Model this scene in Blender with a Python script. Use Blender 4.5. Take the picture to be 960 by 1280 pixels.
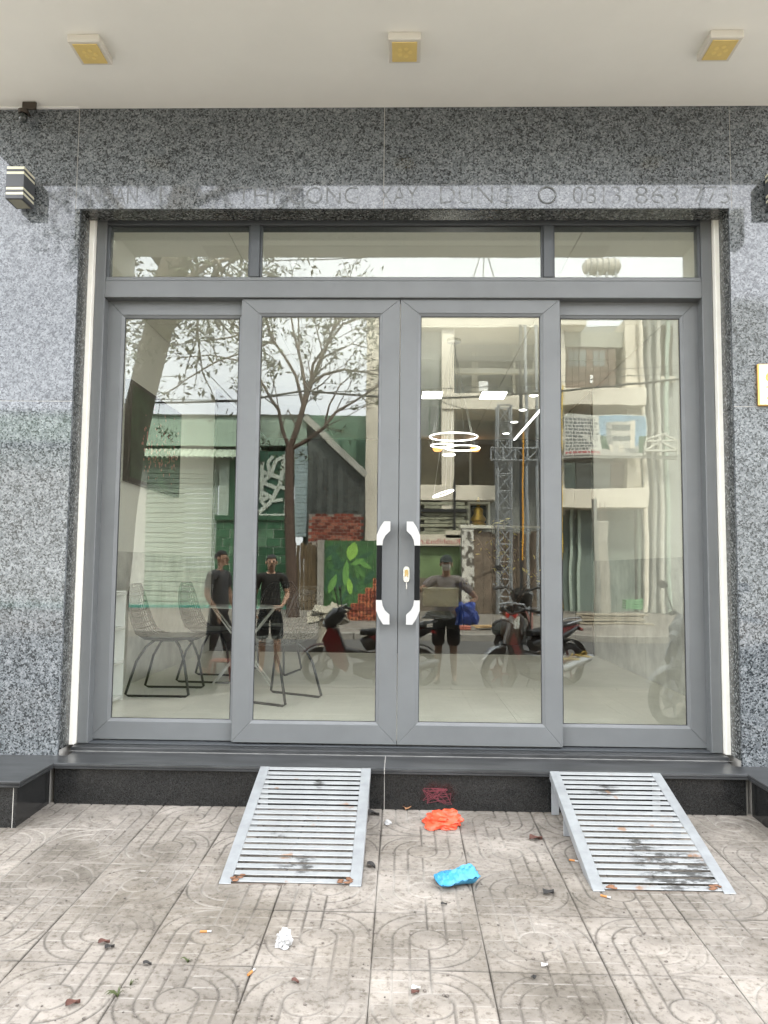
import bpy, bmesh, math, random
from mathutils import Vector, Matrix, Euler
random.seed(11)
PI = math.pi
R = math.radians
S = bpy.context.scene
for o in list(bpy.data.objects):
    bpy.data.objects.remove(o)
COL = S.collection

# ------------------------------------------------------------------ camera
F = 945.0                       # focal length in pixels of the 960x1280 picture
CAMZ = 1.416
pitch, yaw, roll = R(4.303), R(-1.362), R(0.5866)
fwd = Vector((math.sin(yaw) * math.cos(pitch), math.cos(yaw) * math.cos(pitch), math.sin(pitch)))
rgt = Vector((math.cos(yaw), -math.sin(yaw), 0))
upv = rgt.cross(fwd)
rgt, upv = rgt * math.cos(roll) + upv * math.sin(roll), upv * math.cos(roll) - rgt * math.sin(roll)
cam = bpy.data.cameras.new('camera')
camo = bpy.data.objects.new('camera', cam)
COL.objects.link(camo)
cam.sensor_fit = 'VERTICAL'
cam.sensor_height = 36.0
cam.lens = F / 1280 * 36.0
cam.clip_start = 0.05
cam.clip_end = 800
m = Matrix.Identity(4)
for i in range(3):
    m[i][0], m[i][1], m[i][2] = rgt[i], upv[i], -fwd[i]
m[2][3] = CAMZ
camo.matrix_world = m
S.camera = camo
S.render.resolution_x, S.render.resolution_y = 768, 1024

# ------------------------------------------------------------------ world, sun, exposure
SUN_EL, SUN_AZ = R(58), R(12)     # sun behind the shop, veiled by cloud; azimuth clockwise from +Y
w = bpy.data.worlds.new("World")
S.world = w
w.use_nodes = True
nt = w.node_tree
nt.nodes.clear()
wo = nt.nodes.new('ShaderNodeOutputWorld')
bg = nt.nodes.new('ShaderNodeBackground')
sky = nt.nodes.new('ShaderNodeTexSky')
sky.sky_type = 'NISHITA'
sky.sun_disc = False
sky.sun_elevation = SUN_EL
sky.sun_rotation = SUN_AZ
tc = nt.nodes.new('ShaderNodeTexCoord')
nz = nt.nodes.new('ShaderNodeTexNoise')
nz.inputs['Scale'].default_value = 2.4
nz.inputs['Detail'].default_value = 6
nz.inputs['Roughness'].default_value = 0.55
cr = nt.nodes.new('ShaderNodeValToRGB')
cr.color_ramp.elements[0].position = 0.3
cr.color_ramp.elements[0].color = (6.6, 6.75, 7.2, 1)
cr.color_ramp.elements[1].position = 0.72
cr.color_ramp.elements[1].color = (9.6, 9.65, 9.9, 1)
mx = nt.nodes.new('ShaderNodeMix')
mx.data_type = 'RGBA'
mx.inputs[0].default_value = 0.9
nt.links.new(tc.outputs['Generated'], nz.inputs['Vector'])
nt.links.new(nz.outputs['Fac'], cr.inputs['Fac'])
nt.links.new(sky.outputs['Color'], mx.inputs[6])
nt.links.new(cr.outputs['Color'], mx.inputs[7])
nt.links.new(mx.outputs[2], bg.inputs['Color'])
bg.inputs['Strength'].default_value = 0.12
nt.links.new(bg.outputs[0], wo.inputs[0])

sl = bpy.data.lights.new('sun', 'SUN')
sl.energy = 2.6
sl.angle = R(10)
sl.color = (1.0, 0.95, 0.88)
so = bpy.data.objects.new('sun', sl)
COL.objects.link(so)
sd = Vector((math.sin(SUN_AZ) * math.cos(SUN_EL), math.cos(SUN_AZ) * math.cos(SUN_EL), math.sin(SUN_EL)))
so.rotation_euler = sd.to_track_quat('Z', 'Y').to_euler()

S.view_settings.view_transform = 'Standard'
S.view_settings.look = 'None'
S.view_settings.gamma = 1
S.view_settings.use_curve_mapping = False
S.view_settings.exposure = 2.75
S.render.engine = 'CYCLES'
S.cycles.use_denoising = True
S.cycles.max_bounces = 10
S.cycles.diffuse_bounces = 5
S.cycles.glossy_bounces = 5
S.cycles.transparent_max_bounces = 16
S.cycles.caustics_reflective = False
S.cycles.caustics_refractive = False
S.cycles.sample_clamp_indirect = 6

# ------------------------------------------------------------------ projection helpers (photo pixels -> metres)
YG = 4.59                        # plane of the door glass


def ray(px, py):
    return rgt * ((px - 480) / F) + upv * (-(py - 640) / F) + fwd


def at(px, py, Y):               # point seen directly at depth Y
    d = ray(px, py)
    p = d * (Y / d.y)
    return Vector((p.x, Y, p.z + CAMZ))


def mir(px, py, y):              # real place of something the photo shows mirrored in the door glass
    p = at(px, py, 2 * YG - y)
    return Vector((p.x, y, p.z))


SLOPE = 0.0265


def gz(y):                       # height of the near pavement
    return SLOPE * y


def gnd(px, py):                 # point of the near pavement under a photo pixel
    d = ray(px, py)
    t = -CAMZ / (d.z - SLOPE * d.y)
    return Vector((d.x * t, d.y * t, SLOPE * d.y * t))


# ------------------------------------------------------------------ materials
MATS = {}


def lin(c):
    return tuple(((v / 255) / 12.92 if v <= 10 else (((v / 255) + 0.055) / 1.055) ** 2.4) for v in c)


def mat(name, col, rough=0.6, metal=0.0, var=0.12, scale=8.0, bump=0.0, bscale=60.0, spec=0.5, emit=None, es=0.0, coat=0.0):
    if name in MATS:
        return MATS[name]
    m = bpy.data.materials.new(name)
    m.use_nodes = True
    n, l = m.node_tree.nodes, m.node_tree.links
    p = n['Principled BSDF']
    p.inputs['Roughness'].default_value = rough
    p.inputs['Metallic'].default_value = metal
    p.inputs['Specular IOR Level'].default_value = spec
    p.inputs['Coat Weight'].default_value = coat
    t = n.new('ShaderNodeTexCoord')
    if var > 0:
        z = n.new('ShaderNodeTexNoise')
        z.inputs['Scale'].default_value = scale
        z.inputs['Detail'].default_value = 5
        z.inputs['Roughness'].default_value = 0.62
        r = n.new('ShaderNodeValToRGB')
        r.color_ramp.elements[0].position = 0.28
        r.color_ramp.elements[1].position = 0.74
        r.color_ramp.elements[0].color = tuple(max(0, c * (1 - var)) for c in col) + (1,)
        r.color_ramp.elements[1].color = tuple(min(1, c * (1 + var)) for c in col) + (1,)
        l.new(t.outputs['Object'], z.inputs['Vector'])
        l.new(z.outputs['Fac'], r.inputs['Fac'])
        l.new(r.outputs['Color'], p.inputs['Base Color'])
    else:
        p.inputs['Base Color'].default_value = tuple(col) + (1,)
    if bump > 0:
        z2 = n.new('ShaderNodeTexNoise')
        z2.inputs['Scale'].default_value = bscale
        z2.inputs['Detail'].default_value = 3
        b = n.new('ShaderNodeBump')
        b.inputs['Strength'].default_value = bump
        b.inputs['Distance'].default_value = 0.01
        l.new(t.outputs['Object'], z2.inputs['Vector'])
        l.new(z2.outputs['Fac'], b.inputs['Height'])
        l.new(b.outputs['Normal'], p.inputs['Normal'])
    if emit:
        p.inputs['Emission Color'].default_value = tuple(emit) + (1,)
        p.inputs['Emission Strength'].default_value = es
    MATS[name] = m
    return m


def granite(name, stops, scale, rough, blotch=0.25, spec=0.5):
    m = bpy.data.materials.new(name)
    m.use_nodes = True
    n, l = m.node_tree.nodes, m.node_tree.links
    p = n['Principled BSDF']
    t = n.new('ShaderNodeNewGeometry')
    v = n.new('ShaderNodeTexVoronoi')
    v.inputs['Scale'].default_value = scale
    v.inputs['Randomness'].default_value = 1
    d = n.new('ShaderNodeTexNoise')
    d.inputs['Scale'].default_value = scale * 0.8
    d.inputs['Detail'].default_value = 2
    vm = n.new('ShaderNodeVectorMath')
    vm.operation = 'MULTIPLY_ADD'
    vm.inputs[1].default_value = (0.016,) * 3
    l.new(t.outputs['Position'], d.inputs['Vector'])
    l.new(d.outputs['Color'], vm.inputs[0])
    l.new(t.outputs['Position'], vm.inputs[2])
    l.new(vm.outputs[0], v.inputs['Vector'])
    sp = n.new('ShaderNodeSeparateColor')
    l.new(v.outputs['Color'], sp.inputs[0])
    big = n.new('ShaderNodeTexNoise')
    big.inputs['Scale'].default_value = scale * 0.18
    big.inputs['Detail'].default_value = 4
    l.new(t.outputs['Position'], big.inputs['Vector'])
    ma = n.new('ShaderNodeMath')
    ma.operation = 'MULTIPLY_ADD'
    ma.inputs[1].default_value = blotch * 2
    ma.inputs[2].default_value = -blotch
    l.new(big.outputs['Fac'], ma.inputs[0])
    ad = n.new('ShaderNodeMath')
    ad.operation = 'ADD'
    ad.use_clamp = True
    l.new(sp.outputs[0], ad.inputs[0])
    l.new(ma.outputs[0], ad.inputs[1])
    r = n.new('ShaderNodeValToRGB')
    r.color_ramp.interpolation = 'LINEAR'
    e = r.color_ramp.elements
    while len(e) < len(stops):
        e.new(0.5)
    for k, (pos, c) in enumerate(stops):
        e[k].position = pos
        e[k].color = tuple(c) + (1,)
    l.new(ad.outputs[0], r.inputs['Fac'])
    oi = n.new('ShaderNodeObjectInfo')
    mrr = n.new('ShaderNodeMapRange'); mrr.inputs[3].default_value = 0.88; mrr.inputs[4].default_value = 1.1
    l.new(oi.outputs['Random'], mrr.inputs[0])
    wv = n.new('ShaderNodeTexNoise'); wv.inputs['Scale'].default_value = 1.7; wv.inputs['Detail'].default_value = 4
    l.new(t.outputs['Position'], wv.inputs['Vector'])
    mrw = n.new('ShaderNodeMapRange'); mrw.inputs[1].default_value = .3; mrw.inputs[2].default_value = .7; mrw.inputs[3].default_value = 0.86; mrw.inputs[4].default_value = 1.1
    l.new(wv.outputs['Fac'], mrw.inputs[0])
    mpp = n.new('ShaderNodeMath'); mpp.operation = 'MULTIPLY'
    l.new(mrr.outputs[0], mpp.inputs[0]); l.new(mrw.outputs[0], mpp.inputs[1])
    mxx = n.new('ShaderNodeMix'); mxx.data_type = 'RGBA'; mxx.blend_type = 'MULTIPLY'; mxx.inputs[0].default_value = 1
    l.new(r.outputs['Color'], mxx.inputs[6]); l.new(mpp.outputs[0], mxx.inputs[7])
    l.new(mxx.outputs[2], p.inputs['Base Color'])
    p.inputs['Roughness'].default_value = rough
    p.inputs['Specular IOR Level'].default_value = spec
    MATS[name] = m
    return m


def glass_mat(name, wav, tint=(0.95, 0.965, 0.945), r0=0.068):
    m = bpy.data.materials.new(name)
    m.use_nodes = True
    n, l = m.node_tree.nodes, m.node_tree.links
    n.remove(n['Principled BSDF'])
    out = n['Material Output']
    tr = n.new('ShaderNodeBsdfTransparent')
    tr.inputs['Color'].default_value = tuple(tint) + (1,)
    gl = n.new('ShaderNodeBsdfGlossy')
    gl.inputs['Roughness'].default_value = 0.0
    gl.inputs['Color'].default_value = (0.97, 1.0, 0.96, 1)
    g = n.new('ShaderNodeNewGeometry')
    dt = n.new('ShaderNodeVectorMath')
    dt.operation = 'DOT_PRODUCT'
    l.new(g.outputs['Normal'], dt.inputs[0])
    l.new(g.outputs['Incoming'], dt.inputs[1])
    ab = n.new('ShaderNodeMath'); ab.operation = 'ABSOLUTE'
    l.new(dt.outputs['Value'], ab.inputs[0])
    om = n.new('ShaderNodeMath'); om.operation = 'SUBTRACT'; om.inputs[0].default_value = 1
    l.new(ab.outputs[0], om.inputs[1])
    pw = n.new('ShaderNodeMath'); pw.operation = 'POWER'; pw.inputs[1].default_value = 5
    l.new(om.outputs[0], pw.inputs[0])
    sc = n.new('ShaderNodeMath'); sc.operation = 'MULTIPLY_ADD'
    sc.inputs[1].default_value = 1 - r0; sc.inputs[2].default_value = r0
    l.new(pw.outputs[0], sc.inputs[0])
    z = n.new('ShaderNodeTexNoise')
    z.inputs['Scale'].default_value = 2.2
    z.inputs['Detail'].default_value = 1.5
    l.new(g.outputs['Position'], z.inputs['Vector'])
    b = n.new('ShaderNodeBump')
    b.inputs['Strength'].default_value = 1.0
    b.inputs['Distance'].default_value = wav
    l.new(z.outputs['Fac'], b.inputs['Height'])
    l.new(b.outputs['Normal'], gl.inputs['Normal'])
    mi = n.new('ShaderNodeMixShader')
    l.new(sc.outputs[0], mi.inputs[0])
    l.new(tr.outputs[0], mi.inputs[1])
    l.new(gl.outputs[0], mi.inputs[2])
    l.new(mi.outputs[0], out.inputs['Surface'])
    MATS[name] = m
    return m


# ------------------------------------------------------------------ mesh helpers
class MB:
    def __init__(self):
        self.v, self.f, self.sm = [], [], []

    def add(self, vs, fs, smooth=False):
        b = len(self.v)
        self.v += [Vector(p) for p in vs]
        self.f += [tuple(b + i for i in f) for f in fs]
        self.sm += [smooth] * len(fs)
        return self

    def box(self, a, b, bev=0.0, M=None):
        a, b = Vector(a), Vector(b)
        if bev <= 0:
            x0, y0, z0 = a; x1, y1, z1 = b
            vs = [(x0, y0, z0), (x1, y0, z0), (x1, y1, z0), (x0, y1, z0), (x0, y0, z1), (x1, y0, z1), (x1, y1, z1), (x0, y1, z1)]
            fs = [(0, 3, 2, 1), (4, 5, 6, 7), (0, 1, 5, 4), (1, 2, 6, 5), (2, 3, 7, 6), (3, 0, 4, 7)]
        else:
            bm = bmesh.new()
            bmesh.ops.create_cube(bm, size=1)
            c, s = (a + b) / 2, b - a
            for q in bm.verts:
                q.co = Vector((q.co.x * s.x, q.co.y * s.y, q.co.z * s.z)) + c
            bmesh.ops.bevel(bm, geom=bm.edges[:], offset=min(bev, min(abs(s.x), abs(s.y), abs(s.z)) * 0.45), segments=1, affect='EDGES')
            bm.verts.index_update()
            vs = [q.co.copy() for q in bm.verts]
            fs = [tuple(q.index for q in f.verts) for f in bm.faces]
            bm.free()
        if M is not None:
            vs = [M @ Vector(p) for p in vs]
        return self.add(vs, fs)

    def prism(self, poly, axis, d0, d1, M=None):
        # poly: 2D outline; axis: 'y' -> (x,z), 'x' -> (y,z), 'z' -> (x,y)
        n = len(poly)

        def P(q, d):
            return {'y': (q[0], d, q[1]), 'x': (d, q[0], q[1]), 'z': (q[0], q[1], d)}[axis]
        vs = [P(q, d0) for q in poly] + [P(q, d1) for q in poly]
        fs = [tuple(range(n)), tuple(range(2 * n - 1, n - 1, -1))]
        fs += [(i, n + i, n + (i + 1) % n, (i + 1) % n) for i in range(n)]
        if M is not None:
            vs = [M @ Vector(p) for p in vs]
        return self.add(vs, fs)

    def tube(self, pts, r, n=8, cap=True, closed=False):
        pts = [Vector(p) for p in pts]
        k = len(pts)
        rs = r if isinstance(r, (list, tuple)) else [r] * k
        vs, fs = [], []
        ref = None
        for i, p in enumerate(pts):
            if closed:
                t = pts[(i + 1) % k] - pts[i - 1]
            else:
                t = pts[min(i + 1, k - 1)] - pts[max(i - 1, 0)]
            if t.length < 1e-9:
                t = Vector((0, 0, 1))
            t.normalize()
            if ref is None:
                ref = Vector((0, 0, 1)) if abs(t.z) < 0.9 else Vector((1, 0, 0))
            u = ref - t * ref.dot(t)
            if u.length < 1e-6:
                u = t.orthogonal()
            u.normalize()
            ref = u
            v = t.cross(u)
            for j in range(n):
                a = 2 * PI * j / n
                vs.append(p + (u * math.cos(a) + v * math.sin(a)) * rs[i])
        for i in range(k if closed else k - 1):
            a, b = i * n, ((i + 1) % k) * n
            for j in range(n):
                fs.append((a + j, a + (j + 1) % n, b + (j + 1) % n, b + j))
        if cap and not closed:
            fs.append(tuple(range(n - 1, -1, -1)))
            fs.append(tuple((k - 1) * n + j for j in range(n)))
        return self.add(vs, fs, True)

    def loft(self, secs, n=12, pw=2.0, M=None):
        # secs: (centre, half-vector a, half-vector b); superellipse rings
        vs, fs = [], []
        for c, a, b in secs:
            c, a, b = Vector(c), Vector(a), Vector(b)
            for j in range(n):
                t = 2 * PI * j / n
                ct, st = math.cos(t), math.sin(t)
                vs.append(c + a * (math.copysign(abs(ct) ** (2 / pw), ct)) + b * (math.copysign(abs(st) ** (2 / pw), st)))
        k = len(secs)
        for i in range(k - 1):
            for j in range(n):
                fs.append((i * n + j, i * n + (j + 1) % n, (i + 1) * n + (j + 1) % n, (i + 1) * n + j))
        fs.append(tuple(range(n - 1, -1, -1)))
        fs.append(tuple((k - 1) * n + j for j in range(n)))
        if M is not None:
            vs = [M @ p for p in vs]
        return self.add(vs, fs, True)

    def lathe(self, prof, c=(0, 0, 0), axis='z', n=16):
        vs, fs = [], []
        c = Vector(c)
        for r, h in prof:
            for j in range(n):
                a = 2 * PI * j / n
                x, y = r * math.cos(a), r * math.sin(a)
                vs.append(c + Vector({'z': (x, y, h), 'y': (x, h, y), 'x': (h, x, y)}[axis]))
        k = len(prof)
        for i in range(k - 1):
            for j in range(n):
                fs.append((i * n + j, i * n + (j + 1) % n, (i + 1) * n + (j + 1) % n, (i + 1) * n + j))
        fs.append(tuple(range(n - 1, -1, -1)))
        fs.append(tuple((k - 1) * n + j for j in range(n)))
        return self.add(vs, fs, True)

    def ball(self, c, r, n=12, k=8):
        r = Vector(r) if not isinstance(r, (int, float)) else Vector((r, r, r))
        c = Vector(c)
        secs = []
        for i in range(k + 1):
            t = -PI / 2 + PI * i / k
            q = max(0.03, math.cos(t))
            secs.append((c + Vector((0, 0, r.z * math.sin(t))), (r.x * q, 0, 0), (0, r.y * q, 0)))
        return self.loft(secs, n)

    def build(self, name, material, parent=None, kind=None, label=None, local=False, fix=True):
        off = Vector((0, 0, 0))
        if parent is not None and not local:
            q = parent
            while q is not None:
                off += q.location
                q = q.parent
        me = bpy.data.meshes.new(name)
        me.from_pydata([tuple(p - off) for p in self.v], [], self.f)
        if fix:
            bm = bmesh.new(); bm.from_mesh(me)
            bmesh.ops.recalc_face_normals(bm, faces=bm.faces[:])
            bm.to_mesh(me); bm.free()
        if any(self.sm):
            me.polygons.foreach_set('use_smooth', self.sm)
            me.set_sharp_from_angle(angle=R(38))
        me.materials.append(material)
        o = bpy.data.objects.new(name, me)
        COL.objects.link(o)
        if parent is not None:
            o.parent = parent
        if kind:
            o['kind'] = kind
        if label:
            o['label'] = label
        return o


def tag(o, label=None, cat=None, group=None, kind=None):
    for k, v in (('label', label), ('category', cat), ('group', group), ('kind', kind)):
        if v:
            o[k] = v
    return o


def thing(name, label, cat, loc=(0, 0, 0), rz=0.0, group=None, kind=None):
    o = bpy.data.objects.new(name, None)
    o.empty_display_size = 0.1
    COL.objects.link(o)
    o.location = loc
    o.rotation_euler = (0, 0, rz)
    return tag(o, label, cat, group, kind)


def link_copy(src, parent, loc=None, rot=None, name=None):
    o = src.copy()
    COL.objects.link(o)
    o.parent = parent
    if loc is not None:
        o.location = loc
    if rot is not None:
        o.rotation_euler = rot
    return o


def text_mesh(s, size, thick=0.001, offset=0.0):
    cu = bpy.data.curves.new('lettering', 'FONT')
    cu.body = s
    cu.size = size
    cu.extrude = thick
    cu.resolution_u = 3
    cu.offset = offset
    cu.align_x = 'LEFT'
    o = bpy.data.objects.new('lettering', cu)
    COL.objects.link(o)
    dg = bpy.context.evaluated_depsgraph_get()
    me = bpy.data.meshes.new_from_object(o.evaluated_get(dg))
    bpy.data.objects.remove(o)
    return me


def lettering(s, size, origin, xdir, zdir, material, parent, name='lettering', width=None, thick=0.001, label=None, offset=0.0):
    """Flat letters: origin = lower left corner, xdir reading direction, zdir up."""
    me = text_mesh(s, size, thick, offset)
    xs = [v.co.x for v in me.vertices] or [0, 1]
    k = 1.0 if width is None else width / max(1e-6, max(xs) - min(xs))
    x0 = min(xs)
    xd, zd = Vector(xdir), Vector(zdir)
    nd = xd.cross(zd)
    off = Vector((0, 0, 0)); q = parent
    while q is not None:
        off += q.location; q = q.parent
    for v in me.vertices:
        v.co = Vector(origin) + xd * ((v.co.x - x0) * k) + zd * v.co.y + nd * v.co.z - off
    me.materials.clear()
    me.materials.append(material)
    o = bpy.data.objects.new(name, me)
    COL.objects.link(o)
    if parent is not None:
        o.parent = parent
    if label:
        o['label'] = label
    return o


def fuzz(a):
    return random.uniform(-a, a)


# ------------------------------------------------------------------ common materials
ST = [(0.0, (0.018, 0.021, 0.0225)), (0.2, (0.034, 0.039, 0.042)), (0.34, (0.088, 0.098, 0.104)), (0.62, (0.13, 0.142, 0.149)), (1.0, (0.22, 0.233, 0.241))]
M_GRAN = granite('grey_granite', ST, 122, 0.05, 0.32, 0.6)
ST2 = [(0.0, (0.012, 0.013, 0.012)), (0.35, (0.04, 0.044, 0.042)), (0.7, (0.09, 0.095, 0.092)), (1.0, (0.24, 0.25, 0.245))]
M_REV = granite('dimmed_granite_reveal', ST2, 105, 0.22)  # same stone as the front, its duller reflections put into the colour
ST3 = [(0.0, (0.008, 0.008, 0.008)), (0.5, (0.015, 0.0155, 0.015)), (0.85, (0.024, 0.024, 0.0235)), (1.0, (0.04, 0.04, 0.039))]
M_BLK = granite('black_granite', ST3, 260, 0.14, 0.1)
M_SOFF = mat('soffit_paint', (0.85, 0.845, 0.785), 0.8, var=0.035, scale=1.6, bump=0.12, bscale=9)
M_PLAS = mat('white_plaster', (0.86, 0.84, 0.76), 0.7, var=0.08, scale=5)
M_ALU = mat('grey_powdercoat', (0.128, 0.135, 0.136), 0.42, var=0.07, scale=4, bump=0.03, bscale=220)
_n, _l = M_ALU.node_tree.nodes, M_ALU.node_tree.links
_z = _n.new('ShaderNodeTexNoise'); _z.inputs['Scale'].default_value = 5; _z.inputs['Detail'].default_value = 7; _z.inputs['Roughness'].default_value = .7
_g = _n.new('ShaderNodeNewGeometry'); _l.new(_g.outputs['Position'], _z.inputs['Vector'])
_r = _n.new('ShaderNodeMapRange'); _r.inputs[1].default_value = .3; _r.inputs[2].default_value = .7; _r.inputs[3].default_value = .3; _r.inputs[4].default_value = .6
_l.new(_z.outputs['Fac'], _r.inputs[0]); _l.new(_r.outputs[0], _n['Principled BSDF'].inputs['Roughness'])
M_ALUD = mat('grey_powdercoat_track', (0.06, 0.066, 0.071), 0.45, var=0.05)
M_GASK = mat('black_gasket', (0.02, 0.02, 0.021), 0.6, var=0)
M_GALV = mat('galvanised_steel', (0.33, 0.345, 0.352), 0.42, 0.35, var=0.16, scale=14, bump=0.05)
M_WHITE = mat('white_gloss', (0.85, 0.85, 0.83), 0.25, var=0)
M_CHROME = mat('polished_steel', (0.9, 0.9, 0.88), 0.18, 0.6, var=0)
M_BLACK = mat('black_plastic', (0.022, 0.023, 0.024), 0.4, var=0.1)
M_WIRE = mat('black_wire', (0.008, 0.008, 0.008), 0.45, var=0)
M_GLASS = glass_mat('door_glass', 0.00028)
M_GLASSW = glass_mat('wavy_door_glass', 0.0008)
M_GROUT = mat('pale_grout', (0.52, 0.5, 0.46), 0.9, var=0.1)
M_SKIN = mat('skin', (0.55, 0.33, 0.225), 0.55, var=0.08)
M_HAIR = mat('black_hair', (0.012, 0.011, 0.01), 0.6, var=0.2, scale=60)

# ================================================================== THE GROUND
MB().box((-300, -300, -0.6), (300, 300, -0.2)).build('ground', mat('ground_earth', (0.22, 0.2, 0.17), 0.95, var=0.2, scale=0.3), kind='structure')


def tile_mat():
    m = mat('paver_concrete', (0.256, 0.234, 0.203), 0.88, var=0.27, scale=5.5, bump=0.25, bscale=130, spec=0.25)
    n, l = m.node_tree.nodes, m.node_tree.links
    p = n['Principled BSDF']
    base = p.inputs['Base Color'].links[0].from_socket
    oi = n.new('ShaderNodeObjectInfo')
    geo = n.new('ShaderNodeNewGeometry')
    # per tile tone
    mr = n.new('ShaderNodeMapRange')
    mr.inputs[3].default_value = 0.82
    mr.inputs[4].default_value = 1.14
    l.new(oi.outputs['Random'], mr.inputs[0])
    m1 = n.new('ShaderNodeMix'); m1.data_type = 'RGBA'; m1.blend_type = 'MULTIPLY'; m1.inputs[0].default_value = 1
    l.new(base, m1.inputs[6]); l.new(mr.outputs[0], m1.inputs[7])
    # broad stains over the whole pavement
    z = n.new('ShaderNodeTexNoise'); z.inputs['Scale'].default_value = 1.5; z.inputs['Detail'].default_value = 7; z.inputs['Roughness'].default_value = 0.68
    l.new(geo.outputs['Position'], z.inputs['Vector'])
    r = n.new('ShaderNodeValToRGB')
    r.color_ramp.elements[0].position = 0.36; r.color_ramp.elements[0].color = (0.6, 0.58, 0.545, 1)
    r.color_ramp.elements[1].position = 0.58; r.color_ramp.elements[1].color = (1.06, 1.05, 1.05, 1)
    l.new(z.outputs['Fac'], r.inputs['Fac'])
    m2 = n.new('ShaderNodeMix'); m2.data_type = 'RGBA'; m2.blend_type = 'MULTIPLY'; m2.inputs[0].default_value = 1
    l.new(m1.outputs[2], m2.inputs[6]); l.new(r.outputs['Color'], m2.inputs[7])
    # fine grime specks
    z3 = n.new('ShaderNodeTexNoise'); z3.inputs['Scale'].default_value = 42; z3.inputs['Detail'].default_value = 4; z3.inputs['Roughness'].default_value = 0.7
    l.new(geo.outputs['Position'], z3.inputs['Vector'])
    r3 = n.new('ShaderNodeValToRGB')
    r3.color_ramp.elements[0].position = 0.34; r3.color_ramp.elements[0].color = (0.6, 0.58, 0.55, 1)
    r3.color_ramp.elements[1].position = 0.5; r3.color_ramp.elements[1].color = (1, 1, 1, 1)
    l.new(z3.outputs['Fac'], r3.inputs['Fac'])
    m4 = n.new('ShaderNodeMix'); m4.data_type = 'RGBA'; m4.blend_type = 'MULTIPLY'; m4.inputs[0].default_value = 1
    l.new(m2.outputs[2], m4.inputs[6]); l.new(r3.outputs['Color'], m4.inputs[7])
    # dirt lodged in the grooves, patchy; some lines hold pale cement dust instead
    at_ = n.new('ShaderNodeAttribute'); at_.attribute_name = 'groove'
    at2 = n.new('ShaderNodeAttribute'); at2.attribute_name = 'cross'
    z2 = n.new('ShaderNodeTexNoise'); z2.inputs['Scale'].default_value = 3.1; z2.inputs['Detail'].default_value = 4
    l.new(geo.outputs['Position'], z2.inputs['Vector'])
    mr2 = n.new('ShaderNodeMapRange'); mr2.inputs[1].default_value = 0.35; mr2.inputs[2].default_value = 0.6
    mr2.inputs[3].default_value = 0.3; mr2.inputs[4].default_value = 1.0
    l.new(z2.outputs['Fac'], mr2.inputs[0])
    mm = n.new('ShaderNodeMath'); mm.operation = 'MULTIPLY'
    l.new(at_.outputs['Fac'], mm.inputs[0]); l.new(mr2.outputs[0], mm.inputs[1])
    m3 = n.new('ShaderNodeMix'); m3.data_type = 'RGBA'
    l.new(mm.outputs[0], m3.inputs[0]); l.new(m4.outputs[2], m3.inputs[6])
    zg = n.new('ShaderNodeTexNoise'); zg.inputs['Scale'].default_value = 1.9; zg.inputs['Detail'].default_value = 3
    l.new(geo.outputs['Position'], zg.inputs['Vector'])
    rg = n.new('ShaderNodeValToRGB')
    rg.color_ramp.elements[0].position = .5; rg.color_ramp.elements[0].color = (0.055, 0.05, 0.043, 1)
    rg.color_ramp.elements[1].position = .6; rg.color_ramp.elements[1].color = (0.33, 0.31, 0.275, 1)
    l.new(zg.outputs['Fac'], rg.inputs['Fac']); l.new(rg.outputs['Color'], m3.inputs[7])
    m5 = n.new('ShaderNodeMix'); m5.data_type = 'RGBA'
    mc = n.new('ShaderNodeMath'); mc.operation = 'MULTIPLY'
    mrc = n.new('ShaderNodeMapRange'); mrc.inputs[1].default_value = 0.42; mrc.inputs[2].default_value = 0.62; mrc.inputs[3].default_value = 0.0; mrc.inputs[4].default_value = 1.1
    zc = n.new('ShaderNodeTexNoise'); zc.inputs['Scale'].default_value = 4.6; zc.inputs['Detail'].default_value = 5
    l.new(geo.outputs['Position'], zc.inputs['Vector']); l.new(zc.outputs['Fac'], mrc.inputs[0])
    l.new(at2.outputs['Fac'], mc.inputs[0]); l.new(mrc.outputs[0], mc.inputs[1])
    l.new(mc.outputs[0], m5.inputs[0]); l.new(m3.outputs[2], m5.inputs[6])
    m5.inputs[7].default_value = (0.42, 0.4, 0.365, 1)
    l.new(m5.outputs[2], p.inputs['Base Color'])
    return m


M_TILE = tile_mat()
TS = 0.4
X0T, Y0T = -0.892, 3.46


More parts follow.
